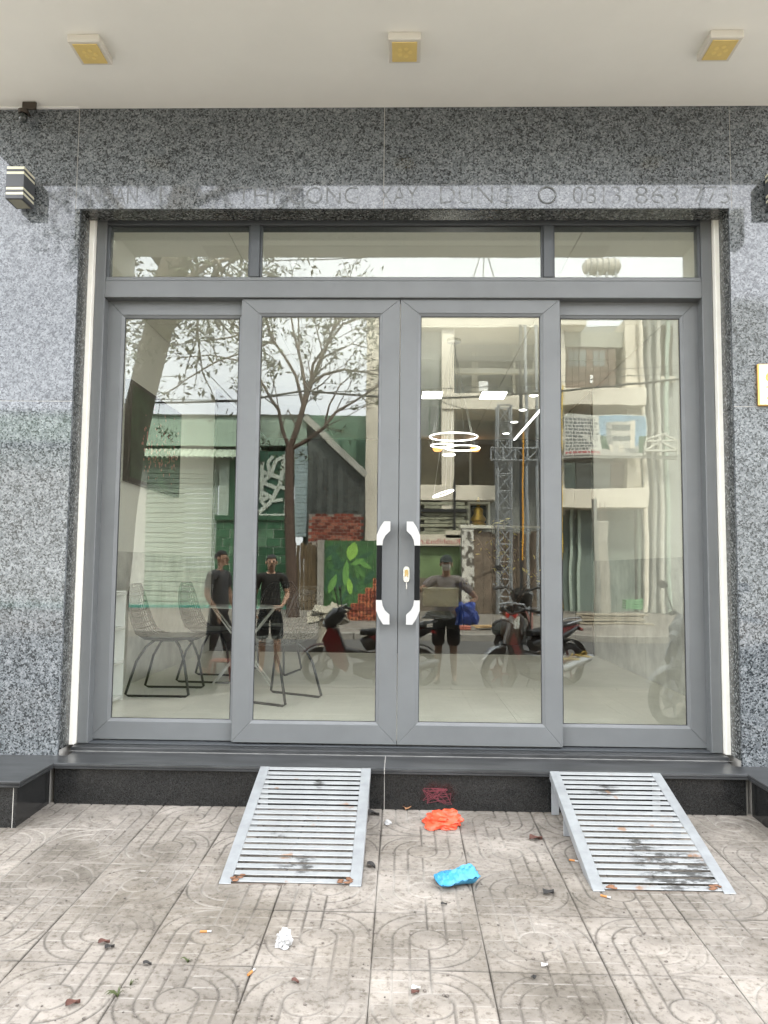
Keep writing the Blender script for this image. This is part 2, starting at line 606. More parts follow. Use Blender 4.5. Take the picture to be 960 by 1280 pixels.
def tile_mesh(flip):
    n = 84
    half = TS / 2 - 0.0012

    def seg(d, wd):
        return max(0.0, 1 - abs(d) / wd)

    def g(u, v):
        wd = 0.0165
        r = math.hypot(u, v)
        best = seg(r - 0.17, wd)
        for q in (0.325, 0.475):
            if u <= 0 <= v or v <= 0 <= u:
                best = max(best, seg(r - q, wd))
            if u < 0 and v < 0:
                best = max(best, seg(u + q, wd) if q < 0.4 else 0)
            if u > 0 and v > 0:
                best = max(best, seg(u - q, wd) if q < 0.4 else 0)
        if v < -0.16 or v > 0.16:
            if abs(u) < 0.02:
                best = max(best, seg(u, wd))
        if (u < 0 and v < 0) or (u > 0 and v > 0):
            best = max(best, seg(abs(u) - 0.17, wd))
        c = 0.0
        if r > 0.17:
            for q in (-0.335, -0.168, 0.0, 0.168, 0.335):
                c = max(c, seg(v - q, 0.010))
        e = max(abs(u), abs(v))
        rim = max(0.0, (e - 0.485) / 0.015)
        return best, c, min(1, rim)
    vs, gr, crs = [], [], []
    for j in range(n + 1):
        for i in range(n + 1):
            u, v = i / n - 0.5, j / n - 0.5
            b, c, rim = g(-u if flip else u, v)
            c *= 0.5
            vs.append((u * 2 * half, v * 2 * half, -0.0042 * max(b, rim) - 0.0014 * c))
            gr.append(min(1, max(b * 0.85, rim * 0.75)))
            crs.append(c if b < 0.3 and rim < .5 else 0)
    fs = [(j * (n + 1) + i, j * (n + 1) + i + 1, (j + 1) * (n + 1) + i + 1, (j + 1) * (n + 1) + i) for j in range(n) for i in range(n)]
    me = bpy.data.meshes.new('tile')
    b0 = len(vs)
    vs += [(-half, -half, -0.03), (half, -half, -0.03), (half, half, -0.03), (-half, half, -0.03)]
    N = n + 1
    fs += [tuple([b0, b0 + 1] + [i for i in range(n, -1, -1)]),
           tuple([b0 + 1, b0 + 2] + [j * N + n for j in range(n, -1, -1)]),
           tuple([b0 + 2, b0 + 3] + [n * N + i for i in range(0, n + 1)]),
           tuple([b0 + 3, b0] + [j * N for j in range(0, n + 1)])]
    me.from_pydata(vs, [], fs)
    for nm, arr in (('groove', gr), ('cross', crs)):
        a = me.attributes.new(nm, 'FLOAT', 'POINT')
        a.data.foreach_set('value', arr + [0] * 4)
    me.materials.append(M_TILE)
    return me


pv = MB()
pv.add([(-60, 0, gz(0) - 0.02), (60, 0, gz(0) - 0.02), (60, 6, gz(6) - 0.02), (-60, 6, gz(6) - 0.02),
        (-60, 0, -0.25), (60, 0, -0.25), (60, 6, -0.25), (-60, 6, -0.25)],
       [(0, 1, 2, 3), (0, 4, 5, 1), (2, 6, 7, 3), (4, 7, 6, 5)])
pavement = pv.build('pavement', mat('pavement_mortar', (0.3, 0.27, 0.235), 0.92, var=0.25, scale=3, bump=0.3, bscale=90), kind='structure')
TM = [tile_mesh(False), tile_mesh(True)]
ang = math.atan(SLOPE)
for jy in range(-9, 2):
    for ix in range(-9, 9):
        cx, cy = X0T + (ix + 2.5) * TS, Y0T + (jy + 0.5) * TS
        if cy - TS / 2 < 0.0:
            continue
        o = bpy.data.objects.new('tile', TM[(ix + jy) % 2])
        COL.objects.link(o)
        o.parent = pavement
        o.location = (cx, cy, gz(cy) + fuzz(0.0012))
        o.rotation_euler = (ang + fuzz(0.003), fuzz(0.003), fuzz(0.004) + (PI if random.random() < 0.25 else 0))
        if abs(o.rotation_euler.z) > 1:
            o.rotation_euler.x = -o.rotation_euler.x
# kerb of the near pavement, road, kerb and pavement across the road
M_KERB = mat('kerb_concrete', (0.26, 0.245, 0.22), 0.9, var=0.2, scale=6, bump=0.2)
ks = MB().box((-0.497, -0.15, -0.1), (0.497, -0.003, 0.0), 0.012)
k0 = ks.build('kerb_stone', M_KERB, pavement, local=True)
k0.location = (0.1, 0, -0.0)
for i in range(-9, 10):
    if i:
        link_copy(k0, pavement, (0.1 + i, 0, fuzz(0.002)))
MB().box((-80, -7.0, -0.3), (80, -0.1, -0.09)).build('road', mat('road_asphalt', (0.085, 0.083, 0.08), 0.9, var=0.25, scale=2.5, bump=0.35, bscale=120), kind='structure')
fp = MB()
fp.add([(-80, -14, 0.248), (80, -14, 0.248), (80, -7.15, 0.05), (-80, -7.15, 0.05), (-80, -14, -0.3), (80, -14, -0.3), (80, -7.15, -0.3), (-80, -7.15, -0.3)],
       [(0, 3, 2, 1), (3, 7, 6, 2), (0, 1, 5, 4), (4, 5, 6, 7)])
far_pav = fp.build('far_pavement', mat('far_pavement_concrete', (0.2, 0.18, 0.155), 0.9, var=0.3, scale=1.6, bump=0.3, bscale=40), kind='structure')
ks = MB().box((-0.995, -7.16, -0.12), (0.995, -7.0, 0.056), 0.015)
k1 = ks.build('kerb_stone', M_KERB, far_pav, local=True)
for i in range(-6, 7):
    if i:
        link_copy(k1, far_pav, (i * 2.0, 0, fuzz(0.004)))


# ================================================================== THE SHOP BUILDING (front, soffit, room)
YW = 4.36
SOFZ = 4.19
shop = thing('shop_building', 'shop front clad in grey speckled granite around grey glass sliding doors', 'shop front', (0, YW, 0))


def slab(poly, lab=None):
    b = MB()
    bm = bmesh.new()
    vs = [bm.verts.new((q[0], YW + fuzz(0.0004), q[1])) for q in poly]
    bm.faces.new(vs)
    r = bmesh.ops.extrude_face_region(bm, geom=bm.faces[:])
    for q in r['geom']:
        if isinstance(q, bmesh.types.BMVert):
            q.co.y += 0.02
    bm.verts.index_update()
    b.add([q.co.copy() for q in bm.verts], [tuple(q.index for q in f.verts) for f in bm.faces])
    bm.free()
    return b.build('granite_slab', M_GRAN, shop)


slab([(-2.75, 0.33), (-1.953, 0.33), (-1.953, 2.3835), (-2.75, 2.3835)])
slab([(-2.75, 2.3865), (-1.953, 2.3865), (-1.953, 3.558), (-1.9825, 3.558), (-1.9825, SOFZ + .02), (-2.75, SOFZ + .02)])
slab([(-1.9795, 3.5585), (-0.1265, 3.5585), (-0.1265, SOFZ + .02), (-1.9795, SOFZ + .02)])
slab([(-0.1235, 3.5585), (1.9285, 3.5585), (1.9285, SOFZ + .02), (-0.1235, SOFZ + .02)])
slab([(1.9315, SOFZ + .02), (1.9315, 3.5585), (1.9145, 3.5585), (1.9145, 2.3745), (2.75, 2.3745), (2.75, SOFZ + .02)])
slab([(1.9145, 0.33), (2.75, 0.33), (2.75, 2.3715), (1.9145, 2.3715)])
# pale grout showing in the joints
for a, b in (((-2.75, 4.3615, 2.3835), (-1.955, 4.37, 2.3865)), ((1.916, 4.3615, 2.3715), (2.75, 4.37, 2.3745)),
             ((-1.9825, 4.3615, 3.56), (-1.9795, 4.37, 4.2)), ((-0.1265, 4.3615, 3.56), (-0.1235, 4.37, 4.2)), ((1.9285, 4.3615, 3.56), (1.9315, 4.37, 4.2))):
    MB().box(a, b).build('joint_grout', M_GROUT, shop)
# masonry behind the slabs; unseen storeys above added to block sun and sky
core = MB()
core.box((-2.75, 4.381, 0.0), (-1.976, 4.62, 4.5)).box((1.936, 4.381, 0.0), (2.75, 4.62, 4.5)).box((-1.976, 4.381, 3.58), (1.936, 4.62, 4.5))
core.build('masonry', mat('brick_render', (0.5, 0.48, 0.44), 0.9, var=0.1), shop)
MB().box((-2.75, 3.425, 4.5), (2.75, 14.5, 9.0)).build('upper_sun_blocker', mat('upper_render', (0.6, 0.57, 0.5), 0.85, var=0.06, scale=1), shop)
# granite lining of the opening, its weaker reflections coloured in as a darker tone
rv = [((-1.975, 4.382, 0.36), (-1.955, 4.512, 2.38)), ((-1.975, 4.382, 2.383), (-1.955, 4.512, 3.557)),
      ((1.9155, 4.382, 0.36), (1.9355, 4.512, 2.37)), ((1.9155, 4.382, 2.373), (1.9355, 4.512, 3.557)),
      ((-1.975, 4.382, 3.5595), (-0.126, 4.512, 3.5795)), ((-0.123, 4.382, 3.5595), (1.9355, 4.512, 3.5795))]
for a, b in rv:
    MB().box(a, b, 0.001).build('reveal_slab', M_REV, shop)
MB().box((-1.974, 4.514, 0.36), (-1.928, 4.6, 3.6), 0.003).build('plaster_strip', M_PLAS, shop)
MB().box((1.8895, 4.514, 0.36), (1.935, 4.6, 3.6), 0.003).build('plaster_strip', M_PLAS, shop)
# soffit over the pavement, with an open slot before the hung canopy panel
sf = MB().box((-2.75, 3.425, SOFZ), (2.75, 4.3595, 4.5))
sf.build('soffit', M_SOFF, shop)
MB().box((-2.745, 4.34, 4.186), (-1.98, 4.3585, 4.1895)).build('soffit_trim', M_WHITE, shop)
M_CED = mat('canopy_edge_paint', (0.42, 0.4, 0.35), 0.7, var=0.05)
MB().box((-2.42, 2.84, SOFZ + .002), (2.46, 3.055, SOFZ + .012)).build('canopy_panel', M_SOFF, shop)
MB().box((-1.75, 2.605, SOFZ - .006), (1.76, 2.838, SOFZ + .012)).build('canopy_edge', M_CED, shop)
MB().box((-2.42, 2.605, SOFZ + .001), (-1.752, 2.838, SOFZ + .012)).build('canopy_edge', M_SOFF, shop)
MB().box((1.762, 2.605, SOFZ + .001), (2.46, 2.838, SOFZ + .012)).build('canopy_edge', M_SOFF, shop)
for a in (-2.56, 2.462):
    MB().box((a, 2.6, 3.92), (a + .138, 3.05, 4.2)).build('canopy_cheek', M_SOFF, shop)
for xx in (-2.3, -.8, .8, 2.3):
    MB().tube([(xx, 2.9, SOFZ + .012), (xx, 3.43, 4.75)], .008, 6).build('hanger_rod', M_GALV, shop)

# ---- the room behind the doors
M_WALL = mat('room_paint', (0.83, 0.82, 0.77), 0.8, var=0.03, scale=1.5)
M_MARB = mat('marble_dado', (0.62, 0.61, 0.58), 0.3, var=0.3, scale=3.5)
M_FLOOR = mat('room_floor_tile', (0.86, 0.84, 0.76), 0.25, var=0.06, scale=2.5)
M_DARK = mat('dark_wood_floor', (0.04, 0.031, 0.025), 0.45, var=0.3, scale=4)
MB().box((-2.72, 4.625, 0.2), (-2.45, 13.8, 3.9)).build('room_wall', M_WALL, shop)
MB().box((2.45, 4.625, 0.2), (2.72, 13.8, 3.9)).build('room_wall', M_WALL, shop)
M_PANL = mat('rear_shade_tone', (0.055, 0.045, 0.036), 0.5, var=0.3, scale=3)  # made-up wall panels, their dark colour imitates the unlit rear of the room
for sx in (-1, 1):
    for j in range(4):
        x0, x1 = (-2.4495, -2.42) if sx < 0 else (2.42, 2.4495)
        MB().box((x0, 9.68 + j * .955, .366), (x1, 9.68 + (j + 1) * .955 - .006, 3.73), .003).build('shade_panel', M_PANL, shop)
MB().box((-2.45, 13.5, 0.2), (2.45, 13.8, 3.9)).build('room_wall', mat('back_wall_shade', (0.05, 0.043, 0.036), 0.7, var=0.15, scale=1.5), shop, label='back wall of the room, coloured dark for the dim rear')  # wall colour darkened to imitate the unlit far end
MB().box((-2.72, 4.63, 3.755), (2.72, 13.8, 3.95)).build('room_ceiling', mat('room_ceiling_paint', (0.82, 0.8, 0.73), 0.85, var=0.02), shop)
for i in range(4):
    for j in range(7):
        MB().box((-2.44 + i * 1.22 + .003, 4.66 + j * 1.2, 3.735), (-2.44 + (i + 1) * 1.22 - .003, 4.66 + (j + 1) * 1.2 - .006, 3.754)).build('ceiling_panel', MATS['room_ceiling_paint'], shop)
for sx in (-1, 1):
    for j in range(5):
        x0, x1 = (-2.449, -2.432) if sx < 0 else (2.432, 2.449)
        MB().box((x0, 4.66 + j * 1.0, 0.36), (x1, 4.66 + (j + 1) * 1.0 - .003, 1.545), 0.002).build('dado_slab', M_MARB, shop)
fl0 = None
for i in range(6):
    for j in range(6):
        o = MB().box((-2.44 + i * .815 + .001, 4.76 + j * .81, 0.3), (-2.44 + (i + 1) * .815 - .001, 4.76 + (j + 1) * .81 - .002, 0.36)).build('floor_tile', M_FLOOR, shop)
MB().box((-2.44, 4.62, 0.28), (2.44, 14, 0.345)).build('floor_screed', M_GROUT, shop)
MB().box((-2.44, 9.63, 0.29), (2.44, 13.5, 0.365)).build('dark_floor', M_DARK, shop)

# ---- entrance step in black granite
step = MB().box((-1.905, 4.24, 0.02), (1.885, 4.9, 0.30)).build('entrance_step', M_KERB, kind='structure')
prof = [(4.50, .337), (4.197, .337), (4.189, .333), (4.188, .323), (4.1945, .3205), (4.1945, .3185), (4.191, .3165), (4.191, .309), (4.197, .306), (4.50, .306)]
M_TREAD = mat('polished_tread_stone', (0.04, 0.0415, 0.0425), 0.28, var=0.55, scale=7, bump=0.05, spec=0.5)
n_, l_ = M_TREAD.node_tree.nodes, M_TREAD.node_tree.links
zz = [q for q in n_ if q.type == 'TEX_NOISE'][0]
mp = n_.new('ShaderNodeMapping'); mp.inputs['Scale'].default_value = (0.5, 2.2, 2)
tcn = [q for q in n_ if q.type == 'TEX_COORD'][0]
l_.new(tcn.outputs['Object'], mp.inputs['Vector']); l_.new(mp.outputs['Vector'], zz.inputs['Vector'])
for a, b in ((-1.90, -0.0845), (-0.0815, 1.868)):
    MB().prism(prof, 'x', a, b).build('tread', M_TREAD, step, local=True)
    MB().box((a, 4.222, 0.085), (b, 4.2395, 0.3055), 0.001).build('riser', M_BLK, step, local=True)
MB().box((-0.0846, 4.1905, .307), (-0.0814, 4.5, .3365)).box((-0.0846, 4.2235, .09), (-0.0814, 4.238, .305)).build('grout_line', M_GROUT, step, local=True)
MB().box((-1.925, 4.468, 0.3385), (1.887, 4.78, 0.3595), 0.003).build('threshold', M_TREAD, step, local=True)
MB().box((-1.93, 4.462, 0.337), (1.90, 4.4675, 0.340)).build('mortar_line', mat('grey_mortar', (0.22, 0.22, 0.21), 0.9, var=0.4, scale=9), step, local=True)
for sx in (-1, 1):
    nm = 'side_plinth'
    if sx < 0:
        xi, xo = -1.925, -3.4
    else:
        xi, xo = 1.895, 3.4
    a, b = min(xi, xo), max(xi, xo)
    pl = MB().box((a + .004 if sx > 0 else a, 3.875, 0.0), (b if sx > 0 else b - .004, 4.36, 0.304)).build(nm, M_KERB, kind='structure')
    yf = 3.855
    MB().box((a + (.0 if sx < 0 else .02), yf, 0.03), (b - (.02 if sx < 0 else .0), yf + .018, 0.3045), 0.001).build('riser', M_BLK, pl, local=True)
    xs = (xi - .018, xi) if sx < 0 else (xi, xi + .018)
    MB().box((xs[0], yf + (0.0), 0.03), (xs[1], 4.218, 0.3045), 0.001).build('riser', M_BLK, pl, local=True)
    # cap with the same stepped nosing on the front and on the inner side
    tp = MB()
    e = 0.03
    for (z0, z1, q) in ((0.3055, 0.3175, e - .003), (0.3175, 0.3205, e - .008), (0.3205, 0.3365, e)):
        if sx < 0:
            tp.box((a, yf - q, z0), (xi + q, 4.359, z1), 0.0025)
        else:
            tp.box((xi - q, yf - q, z0), (b, 4.359, z1), 0.0025)
    tp.build('cap_slab', M_TREAD, pl, local=True)
    xg = xi - .0185 if sx < 0 else xi + .0155
    MB().box((xg, yf - .0004, .05), (xg + .003, yf + .003, .304)).build('grout_line', M_GROUT, pl, local=True)

# unseen walls either side of the shop, added to block sky from behind
for sx, lab in ((-1, 'left'), (1, 'right')):
    a, b = (2.76, 14)
    MB().box((sx * a if sx > 0 else -b, 4.4, 0), (b if sx > 0 else -a, 12, 9.5)).build('side_sky_blocker', mat('side_blocker_render', (0.55, 0.53, 0.48), 0.85, var=0.1, scale=0.8), kind='structure')

# ---- ghost of old glued lettering on the lintel
M_GHOST = mat('glue_residue', (0.13, 0.137, 0.14), 0.7, var=0.5, scale=60, spec=0.55)
_n, _l = M_GHOST.node_tree.nodes, M_GHOST.node_tree.links
_z = _n.new('ShaderNodeTexNoise'); _z.inputs['Scale'].default_value = 22; _z.inputs['Detail'].default_value = 5
_g = _n.new('ShaderNodeNewGeometry'); _l.new(_g.outputs['Position'], _z.inputs['Vector'])
_r = _n.new('ShaderNodeMapRange'); _r.inputs[1].default_value = .4; _r.inputs[2].default_value = .56; _r.inputs[3].default_value = .06; _r.inputs[4].default_value = .55
_l.new(_z.outputs['Fac'], _r.inputs[0]); _l.new(_r.outputs[0], _n['Principled BSDF'].inputs['Roughness'])
for s, pa, pb in (('NHAN', 113, 172), ('NHA', 200, 258), ('THI', 296, 344), ('CÔNG', 362, 448), ('XÂY', 474, 522), ('DUNG', 550, 640), ('0813', 716, 776), ('863', 794, 848), ('773', 866, 912)):
    z = 3.588
    xa, xb = at(pa, 240, YW).x, at(pb, 240, YW).x
    if xa < -1.96:
        xa = -1.96
    lettering(s, 0.158, (xa, YW - 0.0012, z), (1, 0, 0), (0, 0, 1), M_GHOST, shop, 'ghost_lettering', width=xb - xa, thick=0.0004, offset=-0.0028)
cx_ = at(684, 240, YW).x
MB().tube([(cx_ + .05 * math.cos(2 * PI * k / 20), YW - .0012, 3.64 + .05 * math.sin(2 * PI * k / 20)) for k in range(20)], 0.006, 5, closed=True).build('ghost_lettering', M_GHOST, shop)

# ================================================================== DOOR FRAME AND SLIDING DOORS
fr = thing('door_frame', 'fixed grey aluminium door frame with three transom windows under the granite lintel', 'door frame', (-0.02, 4.55, 0.36))
YF = 4.55
for a, b, c in ((-1.925, -1.862, 1), (1.822, 1.886, -1)):
    MB().box((a, YF, 0.362), (b, YF + 0.115, 3.63), 0.003).build('jamb', M_ALU, fr)
    # stepped inner track of the jamb
    xa, xb = (b + .0005, b + 0.017) if c > 0 else (a - 0.017, a - .0005)
    MB().box((xa, YF + 0.012, 3.217), (xb, YF + 0.06, 3.545), 0.002).build('bead', M_ALUD, fr)
MB().box((-1.8615, YF, 3.085), (1.8215, YF + 0.115, 3.192), 0.003).build('header', M_ALU, fr)
MB().box((-1.8615, YF + .006, 3.193), (1.8215, YF + 0.10, 3.217), 0.003).build('header_ledge', M_ALU, fr)
MB().box((-1.8615, YF, 3.549), (1.8215, YF + 0.11, 3.62), 0.003).build('top_rail', M_ALUD, fr)
for a, b in ((-0.972, -0.887), (0.848, 0.931)):
    MB().box((a + .012, YF, 3.2175), (b - .012, YF + 0.09, 3.5485), 0.003).build('mullion', M_ALUD, fr)
    MB().box((a, YF + .014, 3.2175), (a + .0115, YF + 0.05, 3.5485), 0.002).box((b - .0115, YF + .014, 3.2175), (b, YF + 0.05, 3.5485), 0.002).build('bead', M_ALUD, fr)
for a, b in ((-1.845, -0.972), (-0.887, 0.848), (0.931, 1.805)):
    MB().box((a - .004, YF + .026, 3.212), (b + .004, YF + .034, 3.552)).build('transom_pane', M_GLASS, fr)
    MB().box((a, YF + .02, 3.2175), (b, YF + .0255, 3.2225)).box((a, YF + .02, 3.5435), (b, YF + .0255, 3.5485)).build('gasket', M_GASK, fr)
MB().box((-1.862, YF + .004, 0.3605), (1.822, YF + .11, 0.3665), 0.001).build('bottom_track', M_ALUD, fr)


def leaf(name, label, x0, x1, z0, z1, yf, gx0, gx1, gz0, gz1, gm):
    t = thing(name, label, 'sliding door', ((x0 + x1) / 2, yf, z0), group='glass sliding doors of the shop')
    g = 0.0003
    bw = 0.016
    ix0, ix1, iz0, iz1 = gx0 - bw, gx1 + bw, gz0 - bw, gz1 + bw
    dpt = 0.04

    def member(nm, poly):
        b = MB()
        bm = bmesh.new()
        vs = [bm.verts.new((q[0], yf, q[1])) for q in poly]
        f = bm.faces.new(vs)
        r = bmesh.ops.extrude_face_region(bm, geom=[f])
        for q in r['geom']:
            if isinstance(q, bmesh.types.BMVert):
                q.co.y += dpt
        bmesh.ops.bevel(bm, geom=[e for e in bm.edges if abs(e.verts[0].co.y - yf) < 1e-6 and abs(e.verts[1].co.y - yf) < 1e-6], offset=0.0022, segments=1, affect='EDGES')
        bm.verts.index_update()
        b.add([q.co.copy() for q in bm.verts], [tuple(q.index for q in ff.verts) for ff in bm.faces])
        bm.free()
        b.build(nm, M_ALU, t)
    member('stile', [(x0, z0 + g), (x0, z1 - g), (ix0, iz1 - g), (ix0, iz0 + g)])
    member('stile', [(x1, z0 + g), (ix1, iz0 + g), (ix1, iz1 - g), (x1, z1 - g)])
    member('rail', [(x0 + g, z1), (x1 - g, z1), (ix1 - g, iz1), (ix0 + g, iz1)])
    member('rail', [(x0 + g, z0), (ix0 + g, iz0), (ix1 - g, iz0), (x1 - g, z0)])
    yb = yf + 0.004
    bd = MB()
    for (p, q, r_, s_) in (((ix0, iz0), (ix0, iz1), (gx0, gz1), (gx0, gz0)), ((ix1, iz0), (gx1, gz0), (gx1, gz1), (ix1, iz1)),
                           ((ix0, iz1), (ix1, iz1), (gx1, gz1), (gx0, gz1)), ((ix0, iz0), (gx0, gz0), (gx1, gz0), (ix1, iz0))):
        pts = [p, q, r_, s_]
        dep = [yb if (abs(a[0] - ix0) < 1e-6 or abs(a[0] - ix1) < 1e-6 or abs(a[1] - iz0) < 1e-6 or abs(a[1] - iz1) < 1e-6) else yb + 0.008 for a in pts]
        vs = [(a[0], d, a[1]) for a, d in zip(pts, dep)] + [(a[0], yf + .03, a[1]) for a in pts]
        bd.add(vs, [(0, 1, 2, 3), (4, 7, 6, 5), (0, 4, 5, 1), (1, 5, 6, 2), (2, 6, 7, 3), (3, 7, 4, 0)])
    bd.build('glazing_bead', M_ALU, t)
    gk = MB()
    e = .0045
    gk.box((gx0 + .0002, yb + .0082, gz0), (gx0 + e, yb + .015, gz1)).box((gx1 - e, yb + .0082, gz0), (gx1 - .0002, yb + .015, gz1))
    gk.box((gx0, yb + .0082, gz1 - e), (gx1, yb + .015, gz1 - .0002)).box((gx0, yb + .0082, gz0 + .0002), (gx1, yb + .015, gz0 + e * .6))
    gk.build('gasket', M_GASK, t)
    MB().box((gx0 - .006, yf + .0195, gz0 - .006), (gx1 + .006, yf + .0265, gz1 + .006)).build('glass_pane', gm, t)
    return t


d1 = leaf('sliding_door', 'leftmost grey framed glass sliding door, set back beside the left granite pillar', -1.886, -0.955, 0.373, 3.12, 4.622, -1.758, -1.03, 0.497, 2.98, M_GLASS)
d2 = leaf('sliding_door', 'glass sliding door left of the centre joint with its pull handle on the right', -1.006, -0.0215, 0.377, 3.083, 4.572, -0.884, -0.147, 0.506, 2.977, M_GLASS)
d3 = leaf('sliding_door', 'glass sliding door with the lock and hanging key, right of the centre joint', -0.0185, 0.962, 0.377, 3.083, 4.572, 0.107, 0.842, 0.509, 2.979, M_GLASS)
d4 = leaf('sliding_door', 'rightmost grey framed glass sliding door, set back beside the right granite pillar', 0.90, 1.843, 0.373, 3.12, 4.622, 0.975, 1.713, 0.502, 2.985, M_GLASSW)
for d, s, xc in ((d2, 1, -0.1315), (d3, -1, 0.0925)):
    h = MB().box((xc - .0155, 4.497, 1.232), (xc + .0155, 4.524, 1.556), 0.004).build('handle', mat('black_grip', (0.006, 0.0065, 0.0065), 0.55, var=0.1, spec=.12), d)
    for zc, q in ((1.556, 1), (1.232, -1)):
        poly = [(-.0175, 0), (-.0165, .062), (.003, .108), (.026, .142), (.063, .142), (.063, .086), (.035, .06), (.021, .032), (.0165, 0)]
        pp = [(xc + s * a, zc + q * (b + .0005)) for a, b in poly]
        bm = MB().prism(pp, 'y', 4.494, 4.528)
        fx = xc + s * .03, xc + s * .062
        bm.box((min(fx), 4.527, zc + q * .095 if q > 0 else zc - .14), (max(fx), 4.5715, zc + .14 if q > 0 else zc - .095))
        bm.build('handle_bracket', mat('sky_sheen_metal', (0.5, 0.5, 0.49), 0.3, 0.2, var=0.06, scale=20), h)  # pale colour stands in for polished steel mirroring the sky
# lock with its key
lk = MB().loft([((0.030, 4.571, 1.384), (.021, 0, 0), (0, 0, .048)), ((0.030, 4.562, 1.384), (.019, 0, 0), (0, 0, .046))], 20, 3.2).build('lock_plate', M_CHROME, d3)
MB().loft([((0.030, 4.562, 1.392), (.011, 0, 0), (0, 0, .024)), ((0.030, 4.548, 1.392), (.010, 0, 0), (0, 0, .022))], 14, 2.6).build('lock_cylinder', mat('brass', (0.62, 0.45, 0.2), 0.3, 0.9, var=0.1), lk)
ky = MB().box((0.0285, 4.535, 1.372), (0.0305, 4.548, 1.386)).loft([((.0285, 4.533, 1.36), (0, .009, 0), (0, 0, .014)), ((.0308, 4.533, 1.36), (0, .009, 0), (0, 0, .014))], 12)
ky.tube([(.03, 4.533, 1.35), (.031, 4.533, 1.325)], .0022, 6).box((.029, 4.529, 1.298), (.033, 4.5335, 1.328))
ky.build('key', M_CHROME, lk)

# ================================================================== RAMPS
M_RUST = mat('rusty_steel', (0.2, 0.1, 0.055), 0.8, 0.2, var=0.5, scale=30)


def worn_galv():
    m = mat('worn_galvanised_slat', (0.34, 0.353, 0.353), 0.4, 0.3, var=0.1, scale=12, bump=0.04)
    n, l = m.node_tree.nodes, m.node_tree.links
    p = n['Principled BSDF']
    base = p.inputs['Base Color'].links[0].from_socket
    g = n.new('ShaderNodeNewGeometry')
    z = n.new('ShaderNodeTexNoise'); z.inputs['Scale'].default_value = 9; z.inputs['Detail'].default_value = 6; z.inputs['Roughness'].default_value = 0.7
    l.new(g.outputs['Position'], z.inputs['Vector'])
    # scuffed patches: places where feet and wheels have dirtied the slats
    tot = None
    for (px_, py_, rx_, ry_, k_) in ((-0.43, 3.40, .16, .12, .6), (-0.55, 3.62, .12, .07, .6), (1.2, 3.41, .22, .18, .9), (1.08, 3.56, .1, .1, .9), (1.05, 4.02, .12, .1, .6), (-.42, 4.06, .05, .12, .6)):
        sub = n.new('ShaderNodeVectorMath'); sub.operation = 'SUBTRACT'; sub.inputs[1].default_value = (px_, py_, 0)
        l.new(g.outputs['Position'], sub.inputs[0])
        mul = n.new('ShaderNodeVectorMath'); mul.operation = 'MULTIPLY'; mul.inputs[1].default_value = (1 / rx_, 1 / ry_, 0)
        l.new(sub.outputs[0], mul.inputs[0])
        ln = n.new('ShaderNodeVectorMath'); ln.operation = 'LENGTH'; l.new(mul.outputs[0], ln.inputs[0])
        mr_ = n.new('ShaderNodeMapRange'); mr_.inputs[1].default_value = 0.2; mr_.inputs[2].default_value = 1.25; mr_.inputs[3].default_value = k_; mr_.inputs[4].default_value = 0
        l.new(ln.outputs['Value'], mr_.inputs[0])
        if tot is None:
            tot = mr_.outputs[0]
        else:
            a_ = n.new('ShaderNodeMath'); a_.operation = 'MAXIMUM'
            l.new(tot, a_.inputs[0]); l.new(mr_.outputs[0], a_.inputs[1]); tot = a_.outputs[0]
    zm = n.new('ShaderNodeMapping'); zm.inputs['Scale'].default_value = (1, 2.6, 1)
    l.new(g.outputs['Position'], zm.inputs['Vector']); l.new(zm.outputs['Vector'], z.inputs['Vector'])
    zr = n.new('ShaderNodeMapRange'); zr.inputs[1].default_value = .4; zr.inputs[2].default_value = .58; zr.inputs[3].default_value = .0; zr.inputs[4].default_value = .8
    l.new(z.outputs['Fac'], zr.inputs[0])
    mm_ = n.new('ShaderNodeMath'); mm_.operation = 'MULTIPLY'
    l.new(tot, mm_.inputs[0]); l.new(zr.outputs[0], mm_.inputs[1])
    r = n.new('ShaderNodeValToRGB')
    r.color_ramp.elements[0].position = 0.2; r.color_ramp.elements[0].color = (0, 0, 0, 1)
    r.color_ramp.elements[1].position = 0.42; r.color_ramp.elements[1].color = (1, 1, 1, 1)
    l.new(mm_.outputs[0], r.inputs['Fac'])
    x = n.new('ShaderNodeMix'); x.data_type = 'RGBA'
    l.new(r.outputs['Color'], x.inputs[0]); l.new(base, x.inputs[6])
    x.inputs[7].default_value = (0.085, 0.086, 0.083, 1)
    z2 = n.new('ShaderNodeTexNoise'); z2.inputs['Scale'].default_value = 9; z2.inputs['Detail'].default_value = 5
    l.new(g.outputs['Position'], z2.inputs['Vector'])
    r2 = n.new('ShaderNodeValToRGB')
    r2.color_ramp.elements[0].position = 0.66; r2.color_ramp.elements[0].color = (0, 0, 0, 1)
    r2.color_ramp.elements[1].position = 0.72; r2.color_ramp.elements[1].color = (0.8, 0.8, 0.8, 1)
    l.new(z2.outputs['Fac'], r2.inputs['Fac'])
    x2 = n.new('ShaderNodeMix'); x2.data_type = 'RGBA'
    l.new(r2.outputs['Color'], x2.inputs[0]); l.new(x.outputs[2], x2.inputs[6])
    x2.inputs[7].default_value = (0.3, 0.16, 0.08, 1)
    l.new(x2.outputs[2], p.inputs['Base Color'])
    return m


M_SLAT = worn_galv()
RUN, RISE = 0.915, 0.248
RL = math.hypot(RUN, RISE)
TILT = math.atan2(RISE, RUN)


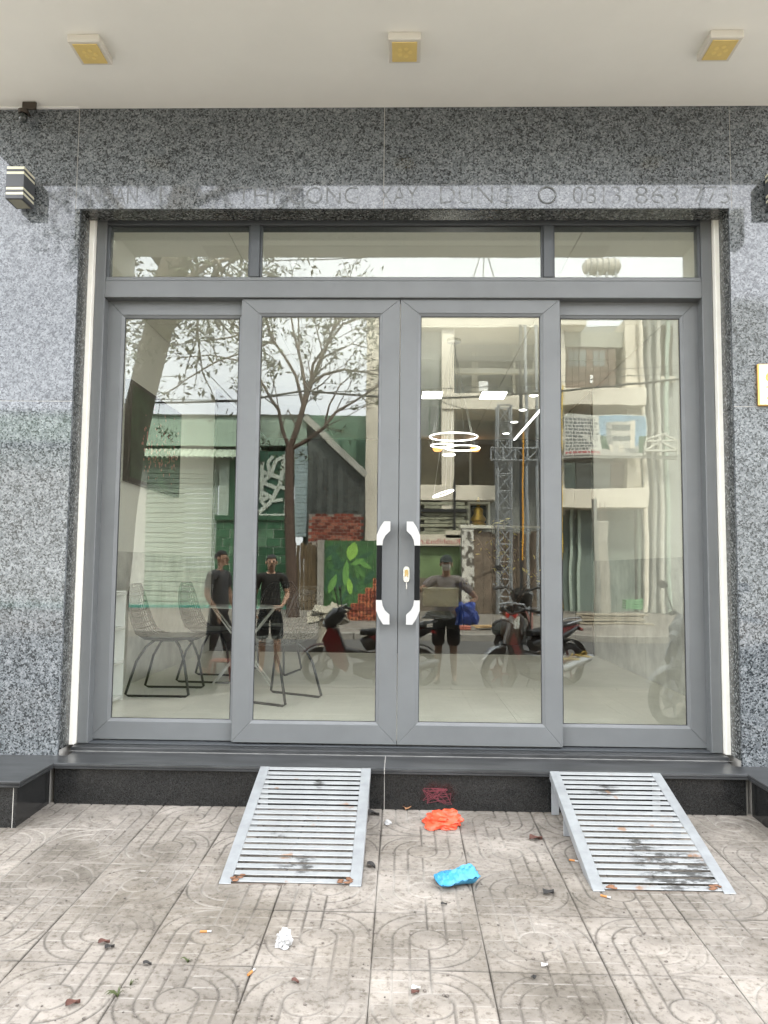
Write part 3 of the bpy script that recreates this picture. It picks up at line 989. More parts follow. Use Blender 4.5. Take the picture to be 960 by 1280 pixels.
def ramp(label, xl, xr, bare_left):
    t = thing('metal_ramp', label, 'ramp', ((xl + xr) / 2, 4.186, 0.339), group='slatted steel ramps at the entrance step')
    W2 = (xr - xl) / 2
    # local frame: s runs down the slope
    Mx = Matrix.Rotation(TILT, 4, 'X')

    def bx(x0, x1, s0, s1, h0, h1, bev=.0015):
        return MB().box((x0, -s1, h0), (x1, -s0, h1), bev, Mx)
    for sx in (-1, 1):
        q = bx(sx * W2 - (0.05 if sx > 0 else 0), sx * W2 + (0.05 if sx < 0 else 0), 0.0, RL, -0.004, 0.0)
        b2 = bx(sx * W2 - (0.005 if sx > 0 else 0), sx * W2 + (0.005 if sx < 0 else 0), 0.0, RL - .02, -0.045, -0.0045)
        o = q.build('side_rail', M_GALV, t, local=True)
        b2.build('side_flange', M_GALV, o, local=True)
    n = 21
    pitch_ = RL / n
    s0 = None
    for k in range(n):
        if s0 is None:
            s0 = bx(-W2 + .05, W2 - .05, 0.0, 0.0275, -0.0065, -0.0012).build('slat', M_SLAT, t, local=True)
        else:
            o = link_copy(s0, t)
            o.location = (0, -math.cos(TILT) * pitch_ * k, -math.sin(TILT) * pitch_ * k + fuzz(.0006))
            o.rotation_euler = (fuzz(0.01), fuzz(0.0015), 0)
    bx(-W2 + .0505, W2 - .0505, RL - .016, RL - .001, -.03, -.0068).build('toe_bar', mat('rust_stained_bar', (0.13, 0.105, 0.085), 0.75, .2, var=.5, scale=14), t, local=True)
    # rusty welds at the two bottom corners
    for sx in (-1, 1):
        wd = MB()
        for k in range(7):
            c = Mx @ Vector((sx * (W2 - .045 - random.random() * .05), -RL + .035 + fuzz(.02), .002))
            wd.ball(c, (.012 + fuzz(.006), .008, .004), 7, 4)
        wd.build('rust_weld', M_RUST, t, local=True)
    # legs
    for yy, hh in ((0.0, 0.225), (-0.30, 0.135)):
        for sx in (-1, 1):
            xa = sx * W2
            x0, x1 = (xa + .006, xa + .046) if sx < 0 else (xa - .046, xa - .006)
            zt = yy * math.tan(TILT) - .006
            zb = gz(4.186 + yy) - .339 + .002
            MB().box((x0, yy - .012, zb), (x1, yy - .006, zt - .004), .001).build('leg', M_GALV, t, local=True)
    return t


ramp('slatted galvanised ramp left of the doors\' centre joint, its far corner rusty', -0.757, -0.157, True)
ramp('slatted galvanised ramp on the right with its two steel legs showing', 0.808, 1.398, False)

# ================================================================== LAMPS AND FIXTURES OUTSIDE
M_DIFF = mat('yellowed_diffuser', (0.72, 0.55, 0.2), 0.45, var=0.05, scale=20)
for xc, lab in ((-1.687, 'leftmost of the three square white soffit lights with a yellow face'), (-0.007, 'square soffit light with a yellow face above the doors\' centre joint'), (1.646, 'rightmost of the three square white soffit lights with a yellow face')):
    t = thing('soffit_light', lab, 'ceiling light', (xc, 3.805, SOFZ), group='square soffit lights')
    MB().box((xc - .085, 3.715, SOFZ - .042), (xc + .085, 3.905, SOFZ - .0005), 0.004).build('housing', mat('light_housing', (0.66, 0.63, 0.56), 0.5, var=0.03), t)
    MB().box((xc - .066, 3.734, SOFZ - .047), (xc + .066, 3.886, SOFZ - .0415), 0.002).build('diffuser', M_DIFF, t)
    d = t.children[1]
    for k in range(5):
        a = 2 * PI * k / 5
        MB().lathe([(.012, 0), (.012, -.0015)], (xc + .03 * math.cos(a), 3.81 + .03 * math.sin(a), SOFZ - .0472), n=8).build('led_spot', mat('led_spot', (0.8, 0.62, 0.22), 0.4, var=0), d)

M_LAMP = mat('lamp_anthracite', (0.055, 0.058, 0.062), 0.45, var=0.08)
M_LENS = mat('lamp_lens', (0.62, 0.6, 0.45), 0.35, var=0.05)
for x0, lab in ((-2.328, 'dark square wall lamp with pale bands on the left granite pillar'), (2.115, 'dark square wall lamp with pale bands on the right granite pillar')):
    x1 = x0 + 0.107
    zb = 3.545
    t = thing('wall_lamp', lab, 'wall lamp', ((x0 + x1) / 2, YW, zb), group='square wall lamps on the pillars')
    MB().box((x0 + .02, YW - .03, zb + .03), (x1 - .02, YW - .0005, zb + .19), .003).build('wall_bracket', M_LAMP, t)
    zs = [0, .026, .042, .056, .072, .150, .166, .180, .196, .205]
    for i in range(len(zs) - 1):
        band = i in (1, 3, 5, 7)
        q = 0.003 if band else 0.0
        if i == 8:
            continue
        MB().box((x0 + q, YW - .158 + q, zb + zs[i]), (x1 - q, YW - .025, zb + zs[i + 1] - .0004), .002 if not band else 0).build('light_band' if band else 'lamp_body', M_LENS if band else M_LAMP, t)
    MB().box((x0 + .014, YW - .144, zb - .003), (x1 - .014, YW - .04, zb + .001)).build('lamp_glass', mat('lamp_bottom_glass', (0.3, 0.29, 0.22), 0.2, var=0.1), t)

p = at(29, 147, 4.29)
t = thing('camera_stub', 'small dark round fitting with a bracket high on the wall, above the wall lamp', 'fitting', (p.x, 4.29, p.z))
MB().ball((p.x, 4.29, p.z), (.026, .026, .032), 14, 10).build('dome', mat('dark_glass_dome', (0.03, 0.035, 0.033), 0.12, var=0), t)
MB().lathe([(.028, .022), (.03, .03), (.03, .045), (.014, .05)], (p.x, 4.29, p.z), n=16).build('collar', mat('tarnished_bronze', (0.06, 0.048, 0.038), 0.5, 0.6, var=0.3), t)
MB().box((p.x - .008, 4.283, p.z + .05), (p.x + .075, 4.3, SOFZ - .001), .003).box((p.x - .01, 4.3, p.z + .048), (p.x + .01, 4.3595, p.z + .062), .002).build('bracket', MATS['tarnished_bronze'], t)

# brass house plate at the right edge
t = thing('house_plate', 'white house number plate with a gold rim on the right granite pillar', 'sign', (2.17, 4.34, 2.5))
MB().box((2.046, 4.338, 2.374), (2.32, 4.3595, 2.62), .004).build('rim', mat('gold_rim', (0.55, 0.33, 0.1), 0.35, 0.7, var=0.15), t)
MB().box((2.054, 4.335, 2.381), (2.312, 4.3385, 2.613), .001).build('plate', mat('plate_enamel', (0.85, 0.8, 0.68), 0.25, var=0.04), t)
M_ORANGE = mat('orange_lettering', (0.75, 0.33, 0.05), 0.4, var=0)
lettering('6B', 0.105, (2.087, 4.3345, 2.512), (1, 0, 0), (0, 0, 1), M_ORANGE, t, 'plate_number', width=.15)
for k in range(3):
    MB().box((2.09 + .008 * (k % 2), 4.3343, 2.475 - k * .032), (2.27 - .02 * k, 4.3349, 2.488 - k * .032)).build('plate_line', mat('yellow_lettering', (0.8, 0.6, 0.12), 0.4, var=0), t)

# ================================================================== LITTER ON THE PAVEMENT
def crumple(c, r, amp, n=18, k=10, seed=1, M=None):
    """a crumpled sheet: a ball pushed in along sharp folds, flattened where it lies"""
    from mathutils import noise
    bm = bmesh.new()
    bmesh.ops.create_icosphere(bm, subdivisions=4 if n > 16 else 3, radius=1)
    off = Vector((seed * 7.3, seed * 3.1, seed * 1.7))
    for v in bm.verts:
        d = v.co.normalized()
        f = 1.0
        f -= amp * (1 - abs(noise.noise(d * 1.3 + off)) * 2.2) * .55
        f -= amp * .5 * (1 - abs(noise.noise(d * 2.9 + off * 2)) * 2.5) * .5
        f -= amp * .1 * (1 - abs(noise.noise(d * 5.5 + off * 3)) * 2.5) * .5
        z = max(0.0, d.z * f + .42) / 1.42
        sp = 1 + .25 * max(0, -d.z)
        v.co = Vector((d.x * f * r[0] * sp, d.y * f * r[1] * sp, max(0.0008, z * r[2]))) + Vector(c)
    bm.verts.index_update()
    mb = MB()
    mb.add([v.co.copy() for v in bm.verts], [tuple(q.index for q in f.verts) for f in bm.faces], True)
    bm.free()
    return mb


p = gnd(553, 1032)
o = crumple(p, (.115, .085, .085), .5, 40, 20, 3).build('plastic_bag', mat('orange_red_plastic', (0.7, 0.085, 0.035), 0.42, var=0.15, scale=20, bump=0.2, bscale=45))
tag(o, 'crumpled orange red plastic bag lying against the black step', 'bag')
p = gnd(570, 1106)
Mr = Matrix.Translation(p) @ Matrix.Rotation(R(14), 4, 'Z') @ Matrix.Scale(.84, 4)
from mathutils import noise
b = MB()
nu, nv = 30, 14
for side in (0, 1):
    vs = []
    for i_ in range(nu + 1):
        for j_ in range(nv + 1):
            u, v = i_ / nu, j_ / nv * 2 - 1
            hw = .075 - .028 * u + .006 * math.sin(u * 9)
            cz = .028 + .022 * u
            th = (.024 + .02 * u) * max(0, 1 - abs(v) ** 2.5) * min(1, u * 7 + .12) * min(1, (1 - u) * 9 + .25)
            q = Vector((u * 5, v * 2.2, side * 3))
            wr = (abs(noise.noise(q * 1.6)) - .2) * .022 + (abs(noise.noise(q * 4)) - .2) * .009
            vs.append(Mr @ Vector((-.105 + .21 * u + .01 * v * v, hw * v, max(.001, cz + (th if side == 0 else -th) + wr * (1 if side == 0 else .3)))))
    fs = [(i_ * (nv + 1) + j_, (i_ + 1) * (nv + 1) + j_, (i_ + 1) * (nv + 1) + j_ + 1, i_ * (nv + 1) + j_ + 1) for i_ in range(nu) for j_ in range(nv)]
    if side:
        fs = [tuple(reversed(f)) for f in fs]
    b.add(vs, fs, True)
o = b.build('folded_bag', mat('sky_blue_plastic', (0.04, 0.25, 0.43), 0.4, var=0.12, scale=25, bump=0.3, bscale=50), fix=False)
tag(o, 'folded sky blue plastic packet lying between the two ramps', 'bag')
p = gnd(355, 1182)
o = crumple(p, (.036, .033, .06), .68, 24, 14, 9).build('paper_tissue', mat('white_tissue', (0.42, 0.42, 0.415), 0.9, var=0.1))
tag(o, 'crumpled white paper tissue on the paving in front of the left ramp', 'tissue')
p = gnd(485, 1030)
o = crumple(p, (.022, .018, .02), .5, 14, 8, 5).build('paper_scrap', MATS['white_tissue'])
tag(o, 'small white paper scrap by the step, right of the left ramp', 'paper scrap')
for k, (x, y, rz, lab) in enumerate(((257, 1166, .1, 'cigarette end lying level on a tile left of the tissue'), (314, 1217, 1.2, 'cigarette end lying crosswise below the tissue'), (757, 1122, -.5, 'pale cigarette end at the foot of the right ramp'), (717, 1077, -.4, 'cigarette end beside the left rail of the right ramp'))):
    p = gnd(x, y)
    t = thing('cigarette_end', lab, 'cigarette end', (p.x, p.y, p.z + .005), rz, 'cigarette ends on the pavement')
    MB().tube([(-.02, 0, 0), (.006, 0, 0)], .0042, 8).build('filter', mat('cork_tip', (0.45, 0.19, 0.055), 0.8, var=0.1), t, local=True)
    MB().tube([(.006, 0, 0), (.021, 0, 0)], .0038, 8).build('paper', MATS['white_tissue'], t, local=True)


def dead_leaf(x, y, s, rz, col, lab, name='dead_leaf', cat='leaf', z=0.003, grp='dead leaves and scraps on the pavement'):
    p = gnd(x, y)
    mb = MB()
    n = 9
    up, dn = [], []
    for i in range(n):
        t_ = i / (n - 1)
        w_ = .42 * math.sin(PI * t_ ** .8) + .015
        for j in (-1, -.5, 0, .5, 1):
            up.append((s * (t_ - .5), s * w_ * j * .9, s * (.16 * abs(j) + .1 * math.sin(5 * t_ + j)) + .0035 + z))
    fs = []
    for i in range(n - 1):
        for j in range(4):
            a = i * 5 + j
            fs.append((a, a + 5, a + 6, a + 1))
    nn = len(up)
    dn = [(a, b_, c - .0012) for a, b_, c in up]
    fs2 = [tuple(nn + q for q in reversed(f)) for f in fs]
    rim = [j for j in range(5)] + [i * 5 + 4 for i in range(1, n)] + [(n - 1) * 5 + j for j in (3, 2, 1, 0)] + [i * 5 for i in range(n - 2, 0, -1)]
    fs3 = [(rim[i], rim[(i + 1) % len(rim)], nn + rim[(i + 1) % len(rim)], nn + rim[i]) for i in range(len(rim))]
    mb.add(up + dn, fs + fs2 + fs3, True)
    o = mb.build(name, col)
    o.location = p
    o.rotation_euler = (0, 0, rz)
    return tag(o, lab, cat, grp)


M_L1 = mat('red_brown_leaf', (0.105, 0.045, 0.033), 0.8, var=0.3, scale=60)
M_L2 = mat('tan_leaf', (0.42, 0.22, 0.11), 0.8, var=0.3, scale=60)
M_L3 = mat('black_scrap', (0.03, 0.028, 0.026), 0.8, var=0.2, scale=60)
dead_leaf(670, 1050, .07, .3, M_L1, 'red brown dead leaf left of the right ramp')
dead_leaf(509, 1012, .06, 1.2, M_L2, 'tan dead leaf standing by the step, left of the orange bag')
dead_leaf(130, 1180, .04, .4, M_L1, 'brown leaf scrap, one tile left of the cigarette end lying level')
dead_leaf(91, 1257, .045, .7, M_L1, 'dark brown leaf scrap nearest the camera at lower left')
dead_leaf(369, 1229, .028, -.4, M_L1, 'brown leaf scrap just below and right of the white tissue')
dead_leaf(137, 1186, .035, .7, M_L3, 'black scrap beside a brown leaf scrap at left')
dead_leaf(686, 1118, .06, .6, M_L3, 'black scrap of rubber left of the right ramp\'s foot')
dead_leaf(184, 1207, .03, .0, M_L3, 'thin black scrap on the joint between two tiles, lower left')
dead_leaf(555, 1132, .025, .2, M_L3, 'small black scrap in front of the sky blue packet')
dead_leaf(464, 1084, .05, -.7, M_L3, 'black scrap touching the left ramp\'s right rail')
dead_leaf(466, 1019, .07, -.1, M_L3, 'black twig like scrap behind the left ramp at the step')
dead_leaf(667, 1224, .025, 1.4, M_L3, 'small dark scrap in the middle of the nearest tiles at right')
dead_leaf(519, 1243, .03, .5, M_L1, 'brown scrap close to the bottom edge below the sky blue packet')
dead_leaf(520, 1238, .03, .3, mat('pale_scrap', (0.6, 0.58, 0.55), 0.8, var=0.1), 'pale flake at the bottom centre of the paving')
dead_leaf(681, 1209, .03, .6, MATS['pale_scrap'], 'pale flake among the near tiles right of centre')


def weed(x, y, n, h, lab):
    p = gnd(x, y)
    t = thing('weed', lab, 'weed', p, 0, 'weeds in the paving joints')
    mb = MB()
    for k in range(n):
        a = random.uniform(0, 2 * PI)
        q = random.uniform(.3, 1) * h
        d = Vector((math.cos(a), math.sin(a) * .8, 0))
        s_ = d.cross(Vector((0, 0, 1))) * .004
        pts = [d * (q * .9 * i / 4) + Vector((0, 0, q * .5 * math.sin(i / 4 * 2.4))) for i in range(5)]
        vs = []
        for i, c in enumerate(pts):
            ww = (1 - i / 4.2)
            vs += [c - s_ * ww, c + s_ * ww + Vector((0, 0, .002))]
        mb.add(vs, [(2 * i, 2 * i + 1, 2 * i + 3, 2 * i + 2) for i in range(4)])
    o = mb.build('blades', mat('weed_green', (0.055, 0.07, 0.02), 0.7, var=0.3, scale=30), t, local=True, fix=False)
    o['kind'] = 'stuff'


weed(147, 1246, 14, .05, 'tuft of green weed growing in a joint at the lower left')
weed(163, 1232, 6, .035, 'thin weed in the joint right of the larger tuft')
weed(235, 1203, 12, .035, 'small mossy weed in the joint below the level cigarette end')
# grit
gr = MB()
for k in range(500):
    px, py = random.uniform(0, 960), 1012 + 268 * random.random() ** 1.3
    p = gnd(px, py)
    if p.y > 4.15 or (-.8 < p.x < -.1 and p.y > 3.2) or (.75 < p.x < 1.45 and p.y > 3.2):
        continue
    r_ = random.uniform(.0015, .0045)
    gr.box(p - Vector((r_, r_, 0)), p + Vector((r_ * random.uniform(.5, 1.6), r_, r_)), 0, Matrix.Translation(p) @ Matrix.Rotation(random.uniform(0, 6), 4, 'Z') @ Matrix.Translation(-p))
tag(gr.build('grit', mat('grit', (0.16, 0.14, 0.12), 0.9, var=0.6, scale=40)), 'dark grit scattered over the paving tiles', 'grit', kind='stuff')
# dark red chalk scribble on the riser
p0 = at(547, 995, 4.222)
sc = MB()
rn = random.Random(5)
pts = []
for k in range(46):
    pts.append((p0.x + rn.uniform(-.082, .082) * (1 - .3 * (k % 3 == 0)), 4.2213, p0.z + rn.uniform(-.045, .045)))
for a, b in zip(pts, pts[1:]):
    sc.tube([a, b], .0012, 4, cap=False)
tag(sc.build('chalk_scribble', mat('dark_red_chalk', (0.15, 0.03, 0.04), 0.9, var=0.2)), 'dark red chalk scribble on the black step front behind the orange bag', 'scribble')
# specks of spilt cement on the ledge and slips of mortar

# ================================================================== ACROSS THE STREET (seen mirrored in the glass)
YB = -13.0                       # building line across the street
M_CREAM = mat('cream_render', (0.74, 0.68, 0.56), 0.8, var=0.07, scale=1.2)
M_GREYW = mat('grey_render', (0.30, 0.31, 0.29), 0.85, var=0.15, scale=0.9)
M_GREEN1 = mat('pale_green_render', (0.36, 0.47, 0.37), 0.75, var=0.12, scale=1.4)
M_GREEN2 = mat('deep_green_paint', (0.04, 0.12, 0.06), 0.6, var=0.2, scale=2)
M_DGLASS = mat('dark_window_glass', (0.05, 0.06, 0.055), 0.08, var=0.2, scale=0.8)
M_SHUT = mat('brown_shutter', (0.17, 0.12, 0.09), 0.6, var=0.2, scale=3)


def X(px, y=YB):
    return mir(px, 712, y).x


def Z(py, y=YB):
    return mir(502, py, y).z


def wall(t, name, px0, px1, py0, py1, y0, y1, m, bev=0.0, yr=None):
    """box spanning the given photo pixels, front face at y0, back at y1"""
    yy = y0 if yr is None else yr
    x0, x1, z0, z1 = X(px0, yy), X(px1, yy), Z(py1, yy), Z(py0, yy)
    return MB().box((x0, y1, z0), (x1, y0, z1), bev).build(name, m, t)


# ---- the green shop
gs = thing('green_shop', 'low pale green shop with a roller shutter and dark green tiled pillar across the street', 'shop', (-6.5, YB, 0.2))
wall(gs, 'fascia', -330, 381, 521, 558, YB, -18, M_GREEN1)
wall(gs, 'roof_edge', -330, 383, 519.2, 521, YB + .06, -18, mat('roof_flashing', (0.12, 0.13, 0.11), 0.7, var=0.2), yr=YB)
wall(gs, 'lintel_wall', -330, 366, 566, 590, YB - .06, -17, mat('grey_green_render', (0.33, 0.36, 0.31), 0.8, var=0.1), yr=YB)
wall(gs, 'side_wall', -330, 178, 590, 764, YB - .05, -17, mat('pale_wall', (0.5, 0.5, 0.45), 0.8, var=0.1), yr=YB)
wall(gs, 'pilaster', 270, 283, 575, 650, YB + .05, -17, mat('pale_green_pilaster', (0.42, 0.5, 0.42), 0.75, var=0.1), yr=YB)
wall(gs, 'dark_panel', 283, 294, 570, 650, YB + .02, -17, M_GREEN2, yr=YB)
wall(gs, 'pilaster', 294, 322, 560, 650, YB + .04, -17, MATS['pale_green_pilaster'], yr=YB)
wall(gs, 'cornice', 266, 360, 646, 652, YB + .14, -13.4, M_GREEN2, .01, yr=YB)
wall(gs, 'plinth', -330, 362, 760, 764, YB + .1, -13.4, mat('teal_plinth', (0.06, 0.28, 0.22), 0.5, var=0.1), yr=YB)
# scalloped awning of clay-like tiles
aw = MB()
x0, x1 = X(110), X(322)
n = 34
for i in range(n):
    xa = x0 + (x1 - x0) * i / n
    wv = (x1 - x0) / n
    M_ = Matrix.Translation((xa + wv / 2, YB, Z(566))) @ Matrix.Rotation(R(-28), 4, 'X')
    pr = [(wv * .5 * math.cos(PI - PI * k / 6), .07 * math.sin(PI * k / 6)) for k in range(7)]
    pr2 = [(a * .8, b - .02) for a, b in reversed(pr)]
    MB().prism(pr + pr2, 'y', -.12, .55, M_).build('awning_tile', mat('mint_awning', (0.5, 0.58, 0.46), 0.7, var=0.12, scale=3), gs)
# roller shutter
for k in range(30):
    z0 = .25 + k * .146
    MB().box((X(178), YB - .09, z0), (X(268), YB - .06 + (.02 if k % 2 else 0), z0 + .134), .012).build('shutter_slat', mat('mint_shutter', (0.34, 0.42, 0.33), 0.5, var=0.08), gs)
# green tiles
r2 = random.Random(4)
GT = [mat('green_tile_%s' % nm, c, 0.22, var=0.25, scale=5) for nm, c in (('deep', (0.035, 0.11, 0.055)), ('mid', (0.06, 0.16, 0.085)), ('pale', (0.12, 0.24, 0.14)))]
xa, xb, za, zb = X(268), X(360), .25, Z(652)
tw, th = (xb - xa) / 5, (zb - za) / 10
for j in range(10):
    for i in range(-1, 6):
        a = xa + (i + (.5 if j % 2 else 0)) * tw
        b = min(a + tw, xb) - .018
        a = max(a, xa)
        if b - a < .05:
            continue
        MB().box((a, YB - .02, za + j * th), (b, YB + .06, za + (j + 1) * th - .018), .008).build('wall_tile', GT[r2.choice((0, 0, 1, 1, 2))], gs)
MB().box((xa, YB - .3, za), (xb, YB + .04, zb)).build('tile_bed', mat('tile_grout', (0.42, 0.48, 0.4), 0.8, var=0.1), gs)
# leaf relief panel
lp = wall(gs, 'relief_panel', 322, 356, 566, 646, YB + .09, YB - .05, mat('relief_green', (0.03, 0.1, 0.06), 0.6, var=0.1), yr=YB)
M_PALE = mat('pale_relief', (0.55, 0.6, 0.52), 0.6, var=0.05)
xl, xr_, zl, zh = X(323), X(355), Z(645), Z(567)
wP, hP = xr_ - xl, zh - zl
lf = MB()


def stroke(pts, wd):
    for (a, b), (c, d) in zip(pts, pts[1:]):
        p0, p1 = Vector((xl + a * wP, 0, zl + b * hP)), Vector((xl + c * wP, 0, zl + d * hP))
        u = (p1 - p0).normalized()
        q = Vector((-u.z, 0, u.x)) * wd
        y = YB + .09
        MB.prism(lf, [((p0 + q).x, (p0 + q).z), ((p1 + q).x, (p1 + q).z), ((p1 - q).x, (p1 - q).z), ((p0 - q).x, (p0 - q).z)], 'y', y, y + .05 + fuzz(.004))


stroke([(.0, .03), (.45, .2), (.8, .5), (.95, .95)], .06)
for k, (x_, z_) in enumerate(((.28, .13), (.52, .27), (.7, .42), (.82, .58))):
    stroke([(x_, z_), (.08, z_ + .1), (.1, z_ + .26)], .055)
stroke([(.1, .23), (.45, .3)], .05)
stroke([(.1, .52), (.42, .62), (.62, .86), (.93, .92)], .055)
stroke([(.42, .62), (.3, .82), (.5, .93)], .05)
stroke([(.5, .22), (.9, .24)], .05)
stroke([(.75, .45), (.98, .42)], .05)
stroke([(0, 0), (1, 0), (1, 1)], .025)
lf.build('leaf_relief', M_PALE, lp)
# pale blue siding
for k in range(24):
    z0 = Z(672) + k * (Z(558) - Z(672)) / 24
    MB().box((X(366), YB - .3, z0), (X(382), YB + .02 + .015 * (k % 2), z0 + .105), .004).build('siding_board', mat('pale_blue_siding', (0.4, 0.5, 0.5), 0.6, var=0.1), gs)

# ---- the dark gabled shed
sh = thing('gabled_shed', 'dark grey shed with a pale sloping roof edge, beside the cream house', 'shed', (-2, YB, .2))
MB().prism([(X(382), .2), (X(458), .2), (X(458), Z(590)), (X(385), Z(528)), (X(382), Z(528))], 'y', -17, YB - .1).build('wall', mat('shed_wall', (0.15, 0.165, 0.15), 0.8, var=0.4, scale=1.2), sh)
b = MB()
a0, a1 = Vector((X(381), 0, Z(520))), Vector((X(459), 0, Z(592)))
u = (a1 - a0).normalized(); q = Vector((u.z, 0, -u.x)) * .18
b.prism([(a0.x, a0.z), (a1.x, a1.z), ((a1 + q).x, (a1 + q).z), ((a0 + q).x, (a0 + q).z)], 'y', -17.2, YB + .12)
b.build('roof_edge', mat('pale_fascia', (0.55, 0.54, 0.47), 0.7, var=0.1), sh)
for px in (391, 404, 417, 430, 443):
    MB().box((X(px) - .06, YB - .1, Z(640)), (X(px) + .08, YB - .06, Z(560 + (px - 383) * .6)), .005).build('board', mat('shed_board', (0.09, 0.1, 0.09), 0.7, var=0.3), sh)
gw = thing('green_wall', 'plain dark green house wall rising behind the shed roof', 'house', (-2, -16, 0))
wall(gw, 'wall', 378, 458, 520, 700, -17.3, -21, mat('dark_green_wall', (0.13, 0.22, 0.155), 0.8, var=0.12, scale=0.8))
for px in (405, 432):
    wall(gw, 'wall_rib', px, px + 5, 521, 600, -17.2, -17.4, mat('dark_green_rib', (0.07, 0.13, 0.09), 0.8, var=0.1), yr=YB)

# ---- red brick wall with a broken top, hoarding with painted plants, brown timber gate
bw = thing('brick_wall', 'unplastered red brick wall behind the green painted hoarding', 'wall', (-2, -12.7, .2))
BR = [mat('red_brick_%s' % nm, c, 0.85, var=0.25, scale=14) for nm, c in (('dark', (0.2, 0.05, 0.03)), ('mid', (0.34, 0.085, 0.05)), ('light', (0.45, 0.16, 0.1)))]
x0, x1, z0, z1 = X(386), X(450), Z(678), Z(643)
rows, cols = 9, 8
rb = random.Random(9)
bwid, bh = (x1 - x0) / cols, (z1 - z0) / rows
for j in range(rows):
    for i in range(cols):
        a = x0 + (i + (.5 if j % 2 else 0)) * bwid
        if a + bwid > x1 + .12 or (j > 6 and rb.random() < .15):
            continue
        MB().box((a, YB + .1, z0 + j * bh), (a + bwid - .014, YB + .22 + rb.uniform(-.008, .008), z0 + (j + 1) * bh - .013), .004).build('brick', rb.choice(BR), bw)
MB().box((x0, YB + .09, .2), (x1, YB + .205, z1 - .03)).build('mortar', mat('mortar', (0.4, 0.35, 0.3), 0.95, var=0.15), bw)

hb = thing('painted_hoarding', 'green hoarding painted with big pale leaves beside the red brick wall', 'hoarding', (-1.5, -12.5, .2))
for k in range(9):
    xa = X(404) + k * (X(476) - X(404)) / 9
    MB().box((xa, YB + .46, Z(764)), (xa + (X(476) - X(404)) / 9 - .008, YB + .5, Z(677)), .004).build('board', mat('hoarding_green', (0.055, 0.15, 0.05), 0.6, var=0.55, scale=1.6), hb)


def leafshape(px, py, ln, wd, a, m, t, y):
    c = mir(px, py, y)
    pts = []
    for k in range(9):
        s = k / 8
        pts.append((ln * (s - .5), wd * math.sin(PI * s) ** .8))
    for k in range(7, 0, -1):
        s = k / 8
        pts.append((ln * (s - .5), -wd * math.sin(PI * s) ** .8))
    ca, sa = math.cos(a), math.sin(a)
    pts = [(c.x + p * ca - q * sa, c.z + p * sa + q * ca) for p, q in pts]
    MB().prism(pts, 'y', y, y + .004).build('painted_leaf', m, t)


M_LF1 = mat('lime_leaf_paint', (0.3, 0.55, 0.1), 0.6, var=0.15)
M_LF2 = mat('mid_leaf_paint', (0.16, 0.36, 0.09), 0.6, var=0.2)
for px, py, ln, wd, a, mm_ in ((440, 689, .55, .16, 1.35, M_LF1), (432, 716, .8, .1, 1.5, M_LF2), (456, 706, .5, .07, 2.6, M_LF2), (447, 702, .4, .08, .4, M_LF2), (420, 700, .6, .12, 1.9, MATS['deep_green_paint']), (462, 722, .5, .12, .9, MATS['deep_green_paint']), (415, 730, .6, .1, 1.2, M_LF2), (437, 733, .5, .09, 1.7, M_LF1)):
    leafshape(px, py, ln, wd, a, mm_, hb, YB + .505 + fuzz(.003))
rm = random.Random(31)
for k in range(22):
    leafshape(rm.uniform(407, 474), rm.uniform(683, 745), rm.uniform(.3, .7), rm.uniform(.05, .11), rm.uniform(.3, 2.8), rm.choice((MATS['deep_green_paint'], MATS['deep_green_paint'], mat('moss_leaf_paint', (0.09, 0.22, 0.06), .6, var=.25))), hb, YB + .501 + k * .0001)
bg_ = thing('timber_gate', 'brown weathered timber gate between the street tree and the green hoarding', 'gate', (-2.7, -12.6, .2))
for k in range(7):
    xa = X(368) + k * (X(402) - X(368)) / 7
    MB().box((xa, YB + .36, Z(764)), (xa + .1, YB + .4 + fuzz(.01), Z(680 + 3 * (k % 2))), .004).build('plank', mat('brown_plank', (0.13, 0.09, 0.045), 0.8, var=0.5, scale=3), bg_)
wall(bg_, 'post', 397, 405, 676, 766, YB + .6, YB + .4, mat('grey_post', (0.33, 0.31, 0.27), 0.85, var=0.2), yr=YB + .5)
wall(bg_, 'post', 364, 367, 690, 766, YB + .6, YB + .5, MATS['pale_green_pilaster'], yr=YB + .5)

# ---- the cream house with balconies
ch = thing('cream_house', 'cream painted house of several storeys with balconies, a banner hung on its right half', 'house', (3, YB, .2))
YC = YB - 0.9
wall(ch, 'back_wall', 470, 812, 405, 764, YB - 1.6, -20, M_GREYW)
wall(ch, 'corner_column', 455, 474, 360, 680, YB + .1, -14.4, M_CREAM, .01)
wall(ch, 'corner_base', 459, 466, 680, 764, YB + .08, -14.2, M_CREAM, yr=YB)
wall(ch, 'grey_bay', 474, 551, 392, 628, YB - .25, -14.6, mat('grey_bay_render', (0.25, 0.265, 0.25), 0.8, var=0.1), yr=YB)
for px in (536, 548.5):
    wall(ch, 'bay_joint', px, px + .8, 400, 600, YB - .235, YB - .27, M_GREEN2, yr=YB)
wall(ch, 'column', 551, 567, 398, 640, YB + .05, YB - .5, M_CREAM, .01, yr=YB)
wall(ch, 'roof_slab', 455, 700, 384, 411, YB + .15, -19, M_CREAM, .01, yr=YB)
wall(ch, 'roof_slab', 700, 735, 376, 408, YB + .4, -19, M_CREAM, .01, yr=YB)
wall(ch, 'floor_slab', 551, 700, 492, 512, YB + .1, -16, M_CREAM, .01, yr=YB)
wall(ch, 'floor_slab', 700, 806, 487, 508, YB + .45, -16, M_CREAM, .01, yr=YB)
wall(ch, 'floor_slab', 522, 620, 606, 625, YB + .1, -16, M_CREAM, .01, yr=YB)
wall(ch, 'floor_slab', 696, 807, 610, 633, YB + .45, -16, M_CREAM, .01, yr=YB)
